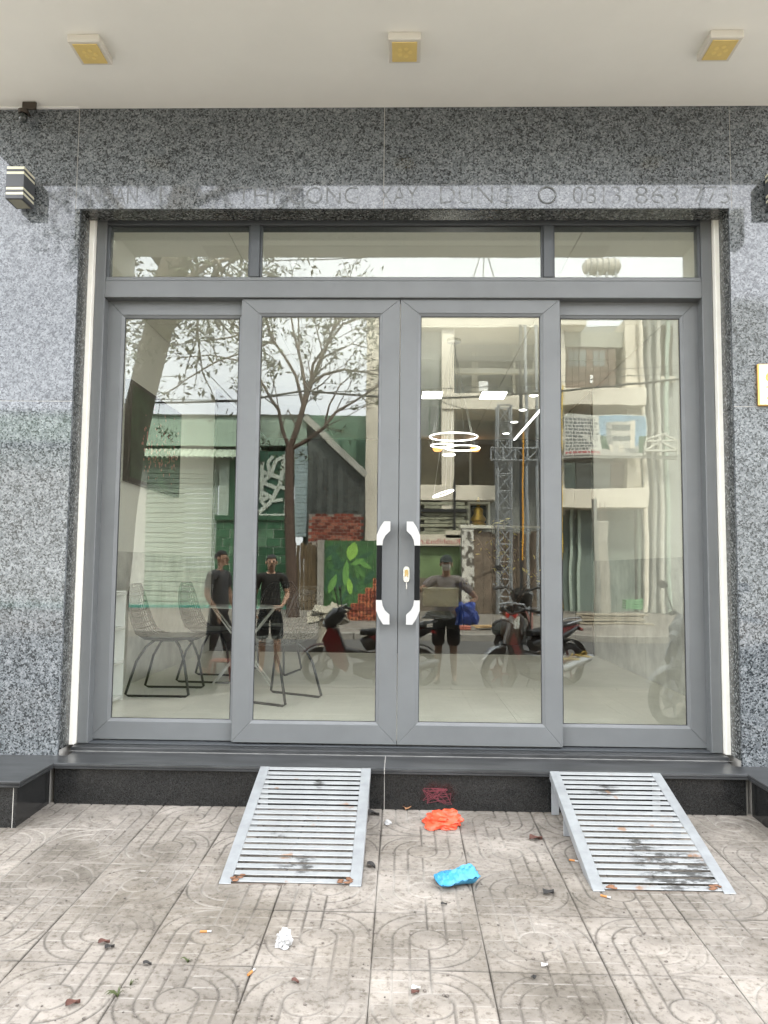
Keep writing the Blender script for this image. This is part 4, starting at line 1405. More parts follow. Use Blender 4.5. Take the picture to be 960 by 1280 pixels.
wall(ch, 'wall_pier', 788, 806, 395, 610, YB - .1, -15, M_CREAM, .01, yr=YB)
wall(ch, 'wall_pier', 696, 708, 398, 640, YB + .0, YB - .5, M_CREAM, .01, yr=YB)
# upper storey windows and rails
for (a, b, c, d, m_) in ((568, 594, 428, 490, mat('grey_pane', (0.2, 0.225, 0.215), 0.15, var=0.15)), (604, 650, 428, 490, M_DGLASS), (657, 676, 425, 490, MATS['grey_pane'])):
    f = wall(ch, 'window', a, b, c, d, YC - .5, YC - .6, m_, yr=YB)
for px, w_ in ((594.5, 5), (600, 3), (650, 4), (676, 3)):
    wall(ch, 'window_frame', px, px + w_, 424, 490, YC - .42, YC - .6, MATS['pale_fascia'], yr=YB)
wall(ch, 'transom_bar', 568, 690, 440, 444, YC - .44, YC - .6, MATS['shed_board'], yr=YB)
wall(ch, 'balcony_wall', 568, 690, 452, 458, YC + .2, YC + .0, MATS['pale_fascia'], yr=YB)
wall(ch, 'dark_lintel', 567, 690, 431, 437, YC - .3, YC - .6, M_DGLASS, yr=YB)
wall(ch, 'sign_box', 598, 610, 477, 490, YB + .12, YB - .2, M_WHITE, .01, yr=YB)
# first floor
wall(ch, 'sloping_ceiling', 568, 620, 512, 543, YC - .6, YC - .75, mat('grey_ceiling', (0.33, 0.33, 0.3), 0.8, var=0.1), yr=YB)
for (a, b) in ((526, 551), (568, 592), (597, 625)):
    wall(ch, 'window', a, b, 545, 605, YC - .5 if a > 560 else YB - .2, YC - .6, mat('brown_pane', (0.11, 0.1, 0.07), 0.12, var=0.3), yr=YB)
wall(ch, 'window_frame', 592, 595, 515, 605, YC - .45, YC - .55, MATS['pale_fascia'], yr=YB)
# right half: shutters, door, lower windows
for k in range(7):
    a = 712 + k * 9.6
    sh_ = wall(ch, 'shutter_leaf', a, a + 9, 428, 487, YB - .35, YB - .42, M_SHUT, .006, yr=YB)
for (a, b) in ((716, 722), (724, 730), (732, 740), (750, 757), (759, 765)):
    wall(ch, 'shutter_window', a, b, 433, 452, YB - .33, YB - .36, MATS['grey_pane'], yr=YB)
wall(ch, 'balcony_ceiling', 708, 790, 408, 428, YB - .3, -15, mat('balcony_soffit', (0.4, 0.4, 0.34), 0.8, var=0.2), yr=YB)
wall(ch, 'door_handle', 746, 750, 464, 474, YB - .3, YB - .35, M_WHITE, yr=YB)
wall(ch, 'beam', 696, 848, 570, 574, YB + .5, YB + .4, mat('grey_beam', (0.35, 0.35, 0.31), 0.7, var=0.1), yr=YB)
for a, b, m_ in ((710, 725, mat('blue_grey_pane', (0.22, 0.28, 0.26), 0.2, var=0.1)), (726, 768, MATS['grey_pane']), (769, 786, M_SHUT)):
    wall(ch, 'window', a, b, 575, 610, YB - .3, YB - .4, m_, yr=YB)
wall(ch, 'shop_glass', 709, 800, 634, 764, YB - .35, YB - .4, mat('grey_green_glass', (0.19, 0.235, 0.21), 0.2, var=0.15, scale=0.7), yr=YB)
for px in (716, 726, 803):
    wall(ch, 'shopfront_post', px, px + 3.5, 633, 764, YB - .2, YB - .4, MATS['pale_green_pilaster'], yr=YB)
tkx0, tkx1, tkz, tkr = X(735, -15), X(786, -15), Z(328, -15), (Z(318, -15) - Z(338, -15)) / 2
MB().lathe([(tkr * .3, tkx0), (tkr * .9, tkx0 + .1), (tkr, tkx0 + .25), (tkr, tkx1 - .25), (tkr * .9, tkx1 - .1), (tkr * .3, tkx1)], (0, -15.4, tkz), 'x', 18).build('roof_tank', mat('steel_tank', (0.45, 0.42, 0.36), 0.5, var=0.3, scale=1.5), ch)
for px in (744, 752, 760, 768, 776):
    MB().tube([(X(px, -15), -15.4 + (tkr + .01) * math.cos(2 * PI * k / 20), tkz + (tkr + .01) * math.sin(2 * PI * k / 20)) for k in range(20)], .025, 5, closed=True).build('tank_hoop', M_GREYW, ch)
for a, b_ in ((590, 600), (604, 604.5), (619, 609)):
    MB().tube([mir(a, 352, -14.5), mir(b_, 318, -14.5)], .025, 5).build('mast_leg', M_GALV, ch)
for px in (740, 752, 764, 776):
    wall(ch, 'tank_leg', px, px + 2.5, 337, 390, -15.2, -15.3, M_GALV, yr=-15)
# ground floor on the left: slate cladding, bar, planter, sign board
for j in range(9):
    for i in range(3):
        a = 524 + i * 19 + (6 if j % 2 else 0)
        wall(ch, 'slate_course', a, a + 18.6, 627 + j * 4.6, 631 + j * 4.6, YB + .06 + fuzz(.025), YB - .3, mat('slate_cladding', (0.3, 0.3, 0.22), 0.85, var=0.35, scale=6), .01, yr=YB)
wall(ch, 'black_bar', 500, 585, 636, 640, YB + .16, YB + .1, M_BLACK, yr=YB)
wall(ch, 'black_post', 566, 568.5, 600, 672, YB + .2, YB + .1, M_BLACK, yr=YB)
sg = wall(ch, 'sign_board', 500, 581, 668, 682, YB + .3, YB + .22, mat('cream_sign', (0.68, 0.62, 0.5), 0.6, var=0.08), .006, yr=YB)
wall(sg, 'sign_end', 556, 581, 663, 672, YB + .3, YB + .24, MATS['cream_sign'], yr=YB)
lettering('Kuohlbnɜ.n', 0.24, (X(574), YB + .304, Z(680)), (-1, 0, 0), (0, 0, 1), mat('faded_red_lettering', (0.42, 0.08, 0.09), 0.6, var=0.2), sg, 'sign_lettering', width=X(574) - X(524))
wall(ch, 'green_screen', 500, 577, 683, 722, YB + .1, YB - .1, mat('green_screen_panel', (0.17, 0.25, 0.11), 0.7, var=0.45, scale=2), yr=YB)
wall(ch, 'base_wall', 500, 580, 722, 764, YB + .12, YB - .1, mat('brown_base', (0.16, 0.13, 0.1), 0.85, var=0.3), yr=YB)

# the banner
bn = thing('banner', 'wide pale banner with a house picture and lines of text hung below the cream balcony', 'banner', (X(752), YB + .5, Z(572)))
yb = YB + .52
MB().box((X(703), yb - .02, Z(571)), (X(805), yb, Z(521)), .002).build('sheet', mat('banner_sheet', (0.6, 0.6, 0.53), 0.6, var=0.05), bn)
MB().box((X(748), yb, Z(557)), (X(804), yb + .003, Z(522))).build('print_sky', mat('print_blue', (0.25, 0.42, 0.55), 0.6, var=0.35, scale=1.5), bn)
MB().box((X(748), yb, Z(570)), (X(804), yb + .004, Z(557))).build('print_ground', mat('print_ground', (0.5, 0.49, 0.44), 0.6, var=0.15), bn)
for a, b, c, d, m_ in ((748, 760, 545, 563, M_GREEN2), (795, 804, 545, 566, M_GREEN2), (757, 788, 529, 558, MATS['pale_fascia']), (763, 784, 532, 538, MATS['grey_pane']), (763, 784, 544, 550, MATS['grey_pane']),
                       (784, 790, 528, 563, M_CREAM), (756, 762, 530, 560, M_GREYW), (758, 762, 556, 566, M_CREAM), (770, 775, 556, 566, M_CREAM), (778, 794, 560, 566, M_GREYW)):
    _k = globals().get('_k', 0) + 1
    MB().box((X(a), yb + .001, Z(d)), (X(b), yb + .005 + .0006 * _k, Z(c))).build('print_shape', m_, bn)
M_INK = mat('dark_ink', (0.14, 0.15, 0.15), 0.6, var=0.1)
rr = random.Random(12)
for k, (a, b) in enumerate(((703, 743), (703, 746), (703, 744), (703, 746), (703, 746), (703, 727), (703, 730), (703, 738), (703, 742), (703, 733), (703, 746))):
    z = Z(527 + k * 4.1)
    x = X(a) + .03
    m_ = M_INK if k != 10 else MATS['faded_red_lettering']
    while x < X(b):
        ww = rr.uniform(.04, .13)
        MB().box((x, yb, z - .03), (min(x + ww, X(b)), yb + .003, z + .03)).build('print_word', m_, bn)
        x += ww + .03
lettering('DT', .2, (X(744), yb + .003, Z(552)), (-1, 0, 0), (0, 0, 1), M_INK, bn, 'print_emblem')

# ---- grey house at the right with pale pipes
gh = thing('grey_house', 'tall plain grey house with pale drain pipes at the right of the cream house', 'house', (9, YB, .2))
wall(gh, 'wall', 806, 960, 380, 764, YB - .2, -20, mat('grey_house_render', (0.36, 0.37, 0.34), 0.85, var=0.1, scale=0.7))
wall(gh, 'recess', 812, 826, 396, 764, YB - .15, YB - .2, MATS['grey_bay_render'], yr=YB)
wall(gh, 'window_wall', 834, 850, 402, 470, YB - .1, YB - .2, MATS['brown_pane'], yr=YB)
wall(gh, 'sill', 832, 852, 470, 476, YB + .05, YB - .2, M_CREAM, yr=YB)
for px, m_ in ((809, M_CREAM), (829, MATS['pale_fascia']), (838, MATS['pale_green_pilaster']), (818, MATS['grey_beam'])):
    MB().tube([(X(px), YB + .05, .25), (X(px) + fuzz(.05), YB + .05, 4), (X(px) + fuzz(.1), YB + .05, 9)], .07, 8).build('drain_pipe', m_, gh)
b = MB()
for a, c in (((808, 562), (848, 562)), ((808, 550), (848, 550)), ((808, 562), (828, 550)), ((828, 550), (848, 562)), ((808, 550), (808, 568)), ((848, 550), (848, 568)), ((808, 548), (836, 540)), ((848, 550), (832, 541))):
    b.tube([mir(a[0], a[1], YB + .6), mir(c[0], c[1], YB + .6)], .035, 6)
b.build('awning_frame', MATS['pale_fascia'], gh)

# ---- hoist mast, posts, gate and clutter on the far pavement
ym = -11.6
ht = thing('hoist_tower', 'grey lattice hoist mast with a cross arm standing before the cream house', 'hoist tower', (X(637, ym), ym, .2))
xm0, xm1 = X(623, ym), X(640, ym)
zt, zb_ = Z(505, ym), .2
for dx in (xm0, xm1):
    for dy in (ym, ym - .4):
        MB().tube([(dx, dy, zb_), (dx, dy, zt)], .032, 6).build('mast_post', M_GALV, ht)
lt = MB()
nn = 12
for k in range(nn):
    za, zc = zb_ + (zt - zb_) * k / nn, zb_ + (zt - zb_) * (k + 1) / nn
    for dy in (ym, ym - .4):
        lt.tube([(xm0, dy, za), (xm1, dy, zc)], .018, 4).tube([(xm1, dy, za), (xm0, dy, zc)], .018, 4).tube([(xm0, dy, zc), (xm1, dy, zc)], .018, 4)
o = lt.build('lattice', M_GALV, ht); o['kind'] = 'stuff'
ar = MB()
xa, xb, za, zc = X(614, ym), X(674, ym), Z(575, ym), Z(560, ym)
for z in (za, zc):
    ar.tube([(xa, ym + .1, z), (xb, ym + .1, z)], .03, 5)
for k in range(5):
    x = xa + (xb - xa) * k / 4
    ar.tube([(x, ym + .1, za), (x, ym + .1, zc)], .03, 5)
    if k < 4:
        ar.tube([(x, ym + .1, za if k % 2 else zc), (x + (xb - xa) / 4, ym + .1, zc if k % 2 else za)], .02, 4)
ar.build('cross_arm', M_GALV, ht)
yp = -11.2
for px, r_, m_, lab, z1 in ((755.5, .17, mat('raw_concrete', (0.36, 0.34, 0.29), 0.9, var=0.2, scale=4), 'square raw concrete post with bare steel rods on its top', 648), (747, .07, mat('grey_pipe', (0.25, 0.25, 0.22), 0.6, var=0.15), 'thin grey steel pipe standing beside the raw concrete post', 620)):
    t = thing('post', lab, 'post', (X(px, yp), yp, .2))
    x = X(px, yp)
    if r_ > .1:
        MB().box((x - r_, yp - .3, .15), (x + r_, yp, Z(z1, yp)), .015).build('shaft', m_, t)
        for dx in (-.1, 0, .1):
            MB().tube([(x + dx, yp - .15, Z(648, yp)), (x + dx + fuzz(.03), yp - .15, Z(624, yp))], .012, 5).build('steel_rod', M_RUST, t)
    else:
        MB().tube([(x + .05, yp, .15), (x - .03, yp, Z(z1, yp))], r_, 8).build('shaft', m_, t)
for px, lab, col in ((664, 'pale bare pipe nearest the hoist mast', M_GALV), (676, 'thin pale pipe right of the hoist mast', M_GALV), (655, 'dark pipe close behind the hoist mast', M_BLACK)):
    t = MB().tube([(X(px, yp), yp - .4, .15), (X(px, yp) + fuzz(.1), yp - .4, Z(400, yp))], .045, 7).build('standing_pipe', col)
    tag(t, lab, 'pipe', 'pipes standing by the hoist mast')
o = MB().tube([mir(653.5, 700, yp + .3), mir(654, 540, yp + .3)], .02, 6).build('orange_hose', mat('orange_hose', (0.75, 0.34, 0.03), 0.5, var=0.1))
tag(o, 'thin orange hose hanging straight beside the hoist mast', 'hose')
o = MB().tube([mir(704, 760, yp + .3), mir(703, 640, yp + .3), mir(703, 480, yp + .3)], .022, 6).build('yellow_rope', mat('yellow_rope', (0.72, 0.5, 0.06), 0.6, var=0.1))
tag(o, 'yellow rope hanging at the left edge of the banner', 'rope')
yg = -12.0
gt = thing('rusty_gate', 'brown rusty sheet gate leaning between mottled concrete posts before the cream house', 'gate', (X(630, yg), yg, .2))
for k in range(8):
    a = 592 + k * 12
    MB().box((X(a, yg), yg - .05, .2), (X(a + 11.6, yg), yg + fuzz(.02), Z(662 + 2 * (k % 3), yg)), .006).build('sheet', mat('rusty_sheet', (0.17, 0.13, 0.095), 0.8, var=0.5, scale=2.2), gt)
def mottle():
    m = mat('peeling_white_post', (0.5, 0.48, 0.43), 0.85, var=0.0)
    n, l = m.node_tree.nodes, m.node_tree.links
    z = n.new('ShaderNodeTexNoise'); z.inputs['Scale'].default_value = 7; z.inputs['Detail'].default_value = 5
    g = n.new('ShaderNodeNewGeometry'); l.new(g.outputs['Position'], z.inputs['Vector'])
    r = n.new('ShaderNodeValToRGB')
    r.color_ramp.elements[0].position = .44; r.color_ramp.elements[0].color = (.09, .08, .065, 1)
    r.color_ramp.elements[1].position = .52; r.color_ramp.elements[1].color = (.62, .6, .54, 1)
    l.new(z.outputs['Fac'], r.inputs['Fac']); l.new(r.outputs['Color'], n['Principled BSDF'].inputs['Base Color'])
    return m


wall(gt, 'post', 577, 592, 655, 764, yg + .1, yg - .3, mottle(), .01, yr=yg)
wall(gt, 'cap', 575, 632, 656, 660, yg + .12, yg - .32, MATS['pale_fascia'], yr=yg)
MB().loft([(mir(606, 714, yg + .05), (.3, 0, .12), (0, .01, 0)), (mir(606, 714, yg + .06), (.3, 0, .12), (0, .01, 0))], 10).build('pale_sticker', MATS['pale_fascia'], gt)

# stack of hollow red bricks on the far pavement
yk = -10.0
hbk = thing('brick_stack', 'stepped stack of red hollow bricks on the far pavement before the green hoarding', 'brick stack', (X(455, yk), yk, .13))
M_HOLE = mat('brick_hole', (0.05, 0.02, 0.015), 0.9, var=0)
base = MB()
base.box((0, 0, 0), (.185, .18, .078), .004)
hl = MB()
for hx in (.045, .14):
    for hz in (.022, .056):
        hl.box((hx - .022, .1795, hz - .012), (hx + .022, .1815, hz + .012))
b0 = h0_ = None
HB = [mat('hollow_brick_%s' % nm, c, 0.85, var=0.2, scale=9) for nm, c in (('red', (0.42, 0.11, 0.055)), ('orange', (0.55, 0.19, 0.09)), ('dark', (0.3, 0.07, 0.04)))]
xk0 = X(430, yk)
for j in range(13):
    for i in range(6):
        if j > 2 + i * 2.6 + (1 if i > 3 else 0):
            continue
        for dpt in (0,):
            if b0 is None:
                b0 = base.build('brick', HB[0], hbk, local=True, fix=True)
                h0_ = hl.build('brick_hole', M_HOLE, b0, local=True)
                o = b0
            else:
                o = b0.copy(); COL.objects.link(o); o.parent = hbk
                o.data = b0.data if rb.random() < .6 else o.data
                c = h0_.copy(); COL.objects.link(c); c.parent = o
            o.location = (xk0 + i * .188 - hbk.location.x, fuzz(.02), .0 + j * .0805)
            o.rotation_euler = (0, 0, fuzz(.04))
            o.material_slots[0].link = 'OBJECT'
            o.material_slots[0].material = rb.choice(HB)
# timber, green crate, planks
yt = -9.6
tp_ = thing('timber_pile', 'low pile of grey boards on the far pavement beside the concrete post', 'timber pile', (X(765, yt), yt, .12))
for k in range(14):
    z = .13 + .065 * (k // 4)
    xa = X(724 + 6 * (k % 4) + fuzz(3), yt)
    xb = X(812 - 4 * (k % 3) + fuzz(4), yt)
    MB().box((xa, yt - .2 * (k % 4), z), (xb, yt - .2 * (k % 4) + .17, z + .045), .003, Matrix.Rotation(fuzz(.004), 4, 'Y')).build('board', mat('grey_board', (0.38, 0.33, 0.25), 0.85, var=0.3, scale=5), tp_)
yq = yt - .3
cr_ = thing('green_crate', 'green plastic crate standing on the pile of grey boards', 'crate', (X(795, yq), yq, .4))
xa, xb, za, zc = X(784, yq), X(806, yq), Z(758, yq), Z(745, yq)
M_CRT = mat('green_crate_plastic', (0.13, 0.38, 0.16), 0.5, var=0.1)
for k in range(4):
    z = za + k * (zc - za) / 4
    MB().box((xa, yq, z), (xb, yq + .02, z + (zc - za) / 5.2), .003).build('slat', M_CRT, cr_)
    MB().box((xa, yq - .36, z), (xa + .02, yq - .001, z + (zc - za) / 5.2), .003).build('slat', M_CRT, cr_)
    MB().box((xb - .02, yq - .36, z), (xb, yq - .001, z + (zc - za) / 5.2), .003).build('slat', M_CRT, cr_)
MB().box((xa + .021, yq - .36, za), (xb - .021, yq - .001, za + .02)).build('bottom', M_CRT, cr_)
for k, (a, b_, yy) in enumerate(((594, 622, -8.3), (600, 626, -8.15), (590, 615, -8.0))):
    o = MB().box((X(a, yy), yy, .10 + .03 * k), (X(b_, yy), yy + .12, .128 + .03 * k), .003, None).build('loose_plank', mat('yellow_plank', (0.5, 0.33, 0.16), 0.8, var=0.2))
    tag(o, ('lowest', 'middle', 'topmost')[k] + ' of three yellow planks lying near the far kerb', 'plank', 'yellow planks near the far kerb')
o = MB().box((X(572, -8), -8.1, .075), (X(589, -8), -7.9, .17), .02).build('red_block', mat('dull_red_block', (0.35, 0.1, 0.07), 0.8, var=0.2))
tag(o, 'dull red block lying beside the yellow planks', 'block')

# sack of rubble on the road
ys = -4.4
sk = thing('rubble_sack', 'dirty white sack filled with broken grey slabs standing on the road', 'sack', (X(411, ys), ys, -.09))
x = X(411, ys)
w_ = X(424, ys) - x
MB().loft([((x, ys, -.085), (w_ * .9, 0, 0), (0, .2, 0)), ((x - .02, ys, .1), (w_ * 1.0, 0, 0), (0, .22, 0)), ((x + .01, ys, .3), (w_ * .93, 0, 0), (0, .2, 0)), ((x, ys, .5), (w_ * 1.04, 0, 0), (0, .22, 0)), ((x, ys, Z(776, ys)), (w_ * 1.02, 0, 0), (0, .21, 0))], 18).build('sack', mat('dirty_white_sack', (0.52, 0.47, 0.38), 0.85, var=0.25, scale=8, bump=0.4, bscale=20), sk)
rz_ = random.Random(3)
for k in range(16):
    c = Vector((x + rz_.uniform(-.26, .3), ys + rz_.uniform(-.12, .2), Z(775, ys) + rz_.uniform(-.02, .2)))
    MB().box((-.16, -.11, -.018), (.16, .11, .018), .004, Matrix.Translation(c) @ Euler((rz_.uniform(-.5, .5), rz_.uniform(-.6, .6), rz_.uniform(0, 3))).to_matrix().to_4x4()).build('slab_piece', mat('broken_slab', (0.36, 0.33, 0.26), 0.9, var=0.25, scale=6), sk)


# ---- trees
M_BARK = mat('dark_bark', (0.085, 0.055, 0.04), 0.9, var=0.4, scale=12, bump=0.6, bscale=30)
M_BARK2 = mat('grey_bark', (0.17, 0.145, 0.115), 0.9, var=0.3, scale=9, bump=0.6, bscale=24)
M_LEAF = mat('tree_leaf', (0.055, 0.075, 0.025), 0.6, var=0.45, scale=4)
M_LEAF2 = mat('pale_tree_leaf', (0.085, 0.1, 0.035), 0.6, var=0.4, scale=4)


def leafquad(mb, c, s, rnd):
    e = Euler((rnd.uniform(-1, 1), rnd.uniform(-1, 1), rnd.uniform(0, 6.3))).to_matrix()
    a, b = e @ Vector((s, 0, 0)), e @ Vector((0, s * .38, 0))
    mb.add([c - a, c - b * .9 - a * .1, c + a, c + b * .9 - a * .1], [(0, 1, 2, 3)])


def twig(mbw, mbl, p, d, ln, r, lvl, rnd, leafy, droop=0.0, ls=.09):
    pts, rs = [p], [r]
    n = 4
    for i in range(n):
        d = (d + Vector((rnd.uniform(-.28, .28), rnd.uniform(-.28, .28), rnd.uniform(-.2, .24) - droop))).normalized()
        p = p + d * (ln / n)
        pts.append(p); rs.append(r * (1 - .62 * (i + 1) / n))
        if lvl > 0 and i > 0 and rnd.random() < .85:
            sd_ = (d + Vector((rnd.uniform(-1, 1), rnd.uniform(-1, 1), rnd.uniform(-.3, .7)))).normalized()
            twig(mbw, mbl, p, sd_, ln * rnd.uniform(.45, .7), r * .5, lvl - 1, rnd, leafy, droop, ls)
        elif lvl == 0 and rnd.random() < leafy:
            for q in range(rnd.randint(3, 7)):
                leafquad(mbl, p + Vector((rnd.uniform(-.14, .14), rnd.uniform(-.14, .14), rnd.uniform(-.16, .08))), rnd.uniform(.6, 1.2) * ls, rnd)
    mbw.tube(pts, rs, 5 if r < .04 else 7)


# the street tree on the far pavement: limbs follow the photograph
yt_ = -10.5
tr = thing('street_tree', 'thin branching street tree with sparse leaves on the far pavement', 'tree', (X(367, yt_), yt_, .14))
tk = MB(); lv = MB()


def P(px, py, dy=0.0):
    return mir(px, py, yt_ + dy)


tk.tube([P(366, 772), P(365, 720), P(362, 660), P(361, 620), P(362, 575), P(362, 560)], [.17, .15, .14, .13, .12, .11], 9)
tk.build('trunk', M_BARK, tr)
limbs = [([(362, 562), (372, 535), (379, 508), (385, 490), (392, 472), (403, 445), (415, 415), (424, 385)], .085),
         ([(362, 562), (352, 535), (348, 512), (338, 498), (328, 480), (322, 465)], .06),
         ([(363, 562), (385, 550), (405, 535), (420, 515), (445, 500), (472, 483)], .06),
         ([(379, 508), (370, 470), (355, 445), (340, 425), (334, 405), (333, 380)], .05),
         ([(383, 495), (378, 460), (368, 420), (364, 395), (362, 365)], .045),
         ([(386, 490), (392, 455), (410, 430), (428, 405), (450, 398), (470, 392)], .045),
         ([(388, 480), (405, 468), (430, 462), (455, 465), (480, 470)], .045),
         ([(372, 535), (360, 512), (352, 535), (350, 545)], .03),
         ([(385, 490), (378, 470), (374, 440), (373, 400), (374, 370)], .035),
         ([(405, 535), (412, 505), (425, 480), (440, 468)], .03),
         ([(400, 450), (418, 440), (440, 430), (460, 435)], .03),
         ([(345, 430), (330, 427), (300, 440), (270, 450), (235, 470), (205, 492)], .035),
         ([(340, 425), (300, 450), (262, 442), (225, 445)], .03),
         ([(334, 400), (290, 420), (250, 425), (220, 430)], .03)]
rt = random.Random(21)
for pts, r_ in limbs:
    b = MB()
    k = len(pts)
    pp = [P(a, c, (i / k) * rt.uniform(-.8, .8)) for i, (a, c) in enumerate(pts)]
    b.tube(pp, [r_ * (1 - .6 * i / (k - 1)) for i in range(k)], 7)
    for i in range(2, k):
        for q in range(2):
            d = (pp[i] - pp[i - 1]).normalized() + Vector((rt.uniform(-.9, .9), rt.uniform(-.9, .9), rt.uniform(-.5, .8)))
            twig(b, lv, pp[i], d.normalized(), rt.uniform(.7, 1.5), r_ * .3, 1, rt, .55, .03, .085)
    b.build('limb', M_BARK, tr)
for k in range(60):                      # hanging leaf clusters
    c = P(rt.choice([rt.uniform(320, 345), rt.uniform(395, 476), rt.uniform(300, 476)]), rt.uniform(345, 430), rt.uniform(-1, 1))
    for q in range(12):
        leafquad(lv, c + Vector((rt.gauss(0, .22), rt.gauss(0, .25), rt.gauss(0, .16))), rt.uniform(.06, .12), rt)
o = lv.build('foliage', M_LEAF, tr, fix=False); o['kind'] = 'stuff'

# the big near tree at the left edge of the shop
yn = 0.35
bt = thing('big_tree', 'thick leaning grey tree trunk with drooping leaves at the near kerb left of the shop', 'tree', (-3.4, yn, 0))
q = lambda px, py, dy=0: mir(px, py, yn + dy)
b = MB()
b.tube([(-3.5, yn, -.05), (-3.46, yn, .3), (-3.42, yn, 1.2), q(147, 640), q(158, 560), q(176, 480), q(194, 410), q(214, 345), q(240, 280), q(262, 210)], [.3, .22, .19, .18, .175, .17, .168, .165, .15, .12], 14)
b.build('trunk', M_BARK2, bt)
lv = MB()
rt = random.Random(8)
for pts, r_ in (([(214, 345), (180, 300), (150, 260), (120, 240)], .07), ([(240, 285), (290, 260), (330, 255), (380, 262)], .07), ([(200, 390), (235, 350), (262, 330), (300, 322)], .05), ([(226, 320), (250, 300), (275, 330), (262, 380)], .035)):
    b = MB()
    pp = [q(a, c, rt.uniform(-.7, .4)) for a, c in pts]
    b.tube(pp, [r_, r_ * .8, r_ * .6, r_ * .4], 7)
    for i in range(1, 4):
        for s in range(3):
            d = Vector((rt.uniform(-1, 1), rt.uniform(-1, .6), rt.uniform(-.8, .2))).normalized()
            twig(b, lv, pp[i], d, rt.uniform(.5, 1.1), .02, 1, rt, .9, .12, .06)
    b.build('limb', M_BARK2, bt)
for k in range(105):
    px = rt.choice([rt.uniform(120, 178), rt.uniform(205, 262), rt.uniform(205, 250), rt.uniform(240, 360)])
    py = rt.uniform(300, 450 if px < 262 else 400)
    if px > 262 and py > 372 and rt.random() < .6:
        continue
    c = q(px, py, rt.uniform(-1.6, .5))
    for s in range(10):
        leafquad(lv, c + Vector((rt.gauss(0, .10), rt.gauss(0, .14), rt.gauss(0, .11))), rt.uniform(.03, .065), rt)
o = lv.build('foliage', M_LEAF2, bt, fix=False); o['kind'] = 'stuff'
gp = MB()
for k in range(1500):
    a, r_ = rt.uniform(0, 6.3), rt.random() ** .5
    c = Vector((-2.75 + .68 * r_ * math.cos(a), .72 + .6 * r_ * math.sin(a), gz(.6) + .0))
    h = rt.uniform(.05, .26)
    d = Vector((rt.uniform(-.1, .1), rt.uniform(-.1, .1), h))
    s = Vector((rt.uniform(-.014, .014), rt.uniform(-.01, .01), 0))
    gp.add([c - s, c + s, c + d], [(0, 1, 2)])
tag(MB().lathe([(.02, .045), (.35, .035), (.7, .008), (.75, -.02)], (-2.75, .78, gz(.6)), n=28).build('soil', mat('dark_soil', (0.05, 0.04, 0.028), 0.95, var=0.4, scale=9)), 'bare dark soil round the foot of the big tree', 'soil', kind='stuff')
tag(gp.build('grass', mat('verge_grass', (0.07, 0.09, 0.02), 0.7, var=0.4, scale=8), fix=False), 'rough grass growing at the foot of the big tree', 'grass', kind='stuff')

ft_ = thing('reflection_breaker_tree', 'dense green tree added far left to break up mirrored edges', 'tree', (-13.5, -9.5, .15))  # added tree, breaks up reflected edges in the left granite pillar
MB().tube([(-13.5, -9.5, .1), (-13.4, -9.5, 1.6), (-13.6, -9.4, 3.4), (-13.3, -9.5, 5.2)], [.22, .17, .14, .06], 9).build('trunk', M_BARK, ft_)
fb = MB(); rf_ = random.Random(77)
for k in range(150):
    d = Vector((rf_.gauss(0, 1), rf_.gauss(0, 1), rf_.gauss(0, .8)))
    c = Vector((-13.5, -9.4, 4.6)) + d.normalized() * (rf_.random() ** .4) * 2.3
    for q_ in range(14):
        leafquad(fb, c + Vector((rf_.gauss(0, .25), rf_.gauss(0, .25), rf_.gauss(0, .2))), rf_.uniform(.06, .13), rf_)
for k in range(6):
    a = k * 1.05
    MB().tube([(-13.5, -9.4, 2.6 + .3 * k), (-13.5 + .9 * math.cos(a), -9.4 + .9 * math.sin(a), 3.6 + .3 * k), (-13.5 + 1.7 * math.cos(a), -9.4 + 1.7 * math.sin(a), 4.2 + .25 * k)], [.06, .04, .015], 6).build('limb', M_BARK, ft_)
o = fb.build('crown', M_LEAF, ft_, fix=False); o['kind'] = 'stuff'

# ---- overhead cables and two utility poles outside the view
M_CAB = mat('cable_black', (0.012, 0.012, 0.012), 0.6, var=0)
for pts, r_, lab in (([(60, 508), (155, 503), (300, 500), (325, 497), (380, 488), (475, 496), (525, 498), (600, 496), (680, 490), (700, 487), (850, 474), (960, 462)], .022, 'thickest black overhead cable crossing the street front'),
                     ([(60, 497), (300, 499), (420, 489), (480, 488), (600, 484), (850, 465)], .009, 'thin cable just above the thickest one'),
                     ([(170, 380), (240, 445), (300, 510), (330, 540)], .008, 'thin cable sagging steeply behind the leaves of the big tree'),
                     ([(480, 470), (560, 505), (640, 530), (700, 560)], .008, 'thin slack cable crossing the cream house'),
                     ([(690, 470), (770, 462), (850, 455)], .008, 'thin cable across the brown shutters'),
                     ([(325, 327), (420, 324), (520, 318), (700, 313)], .012, 'single cable high above the street, seen against the sky')):
    o = MB().tube([mir(a, c, -5.6) for a, c in pts], r_, 5).build('overhead_cable', M_CAB)
    tag(o, lab, 'cable', 'overhead cables')

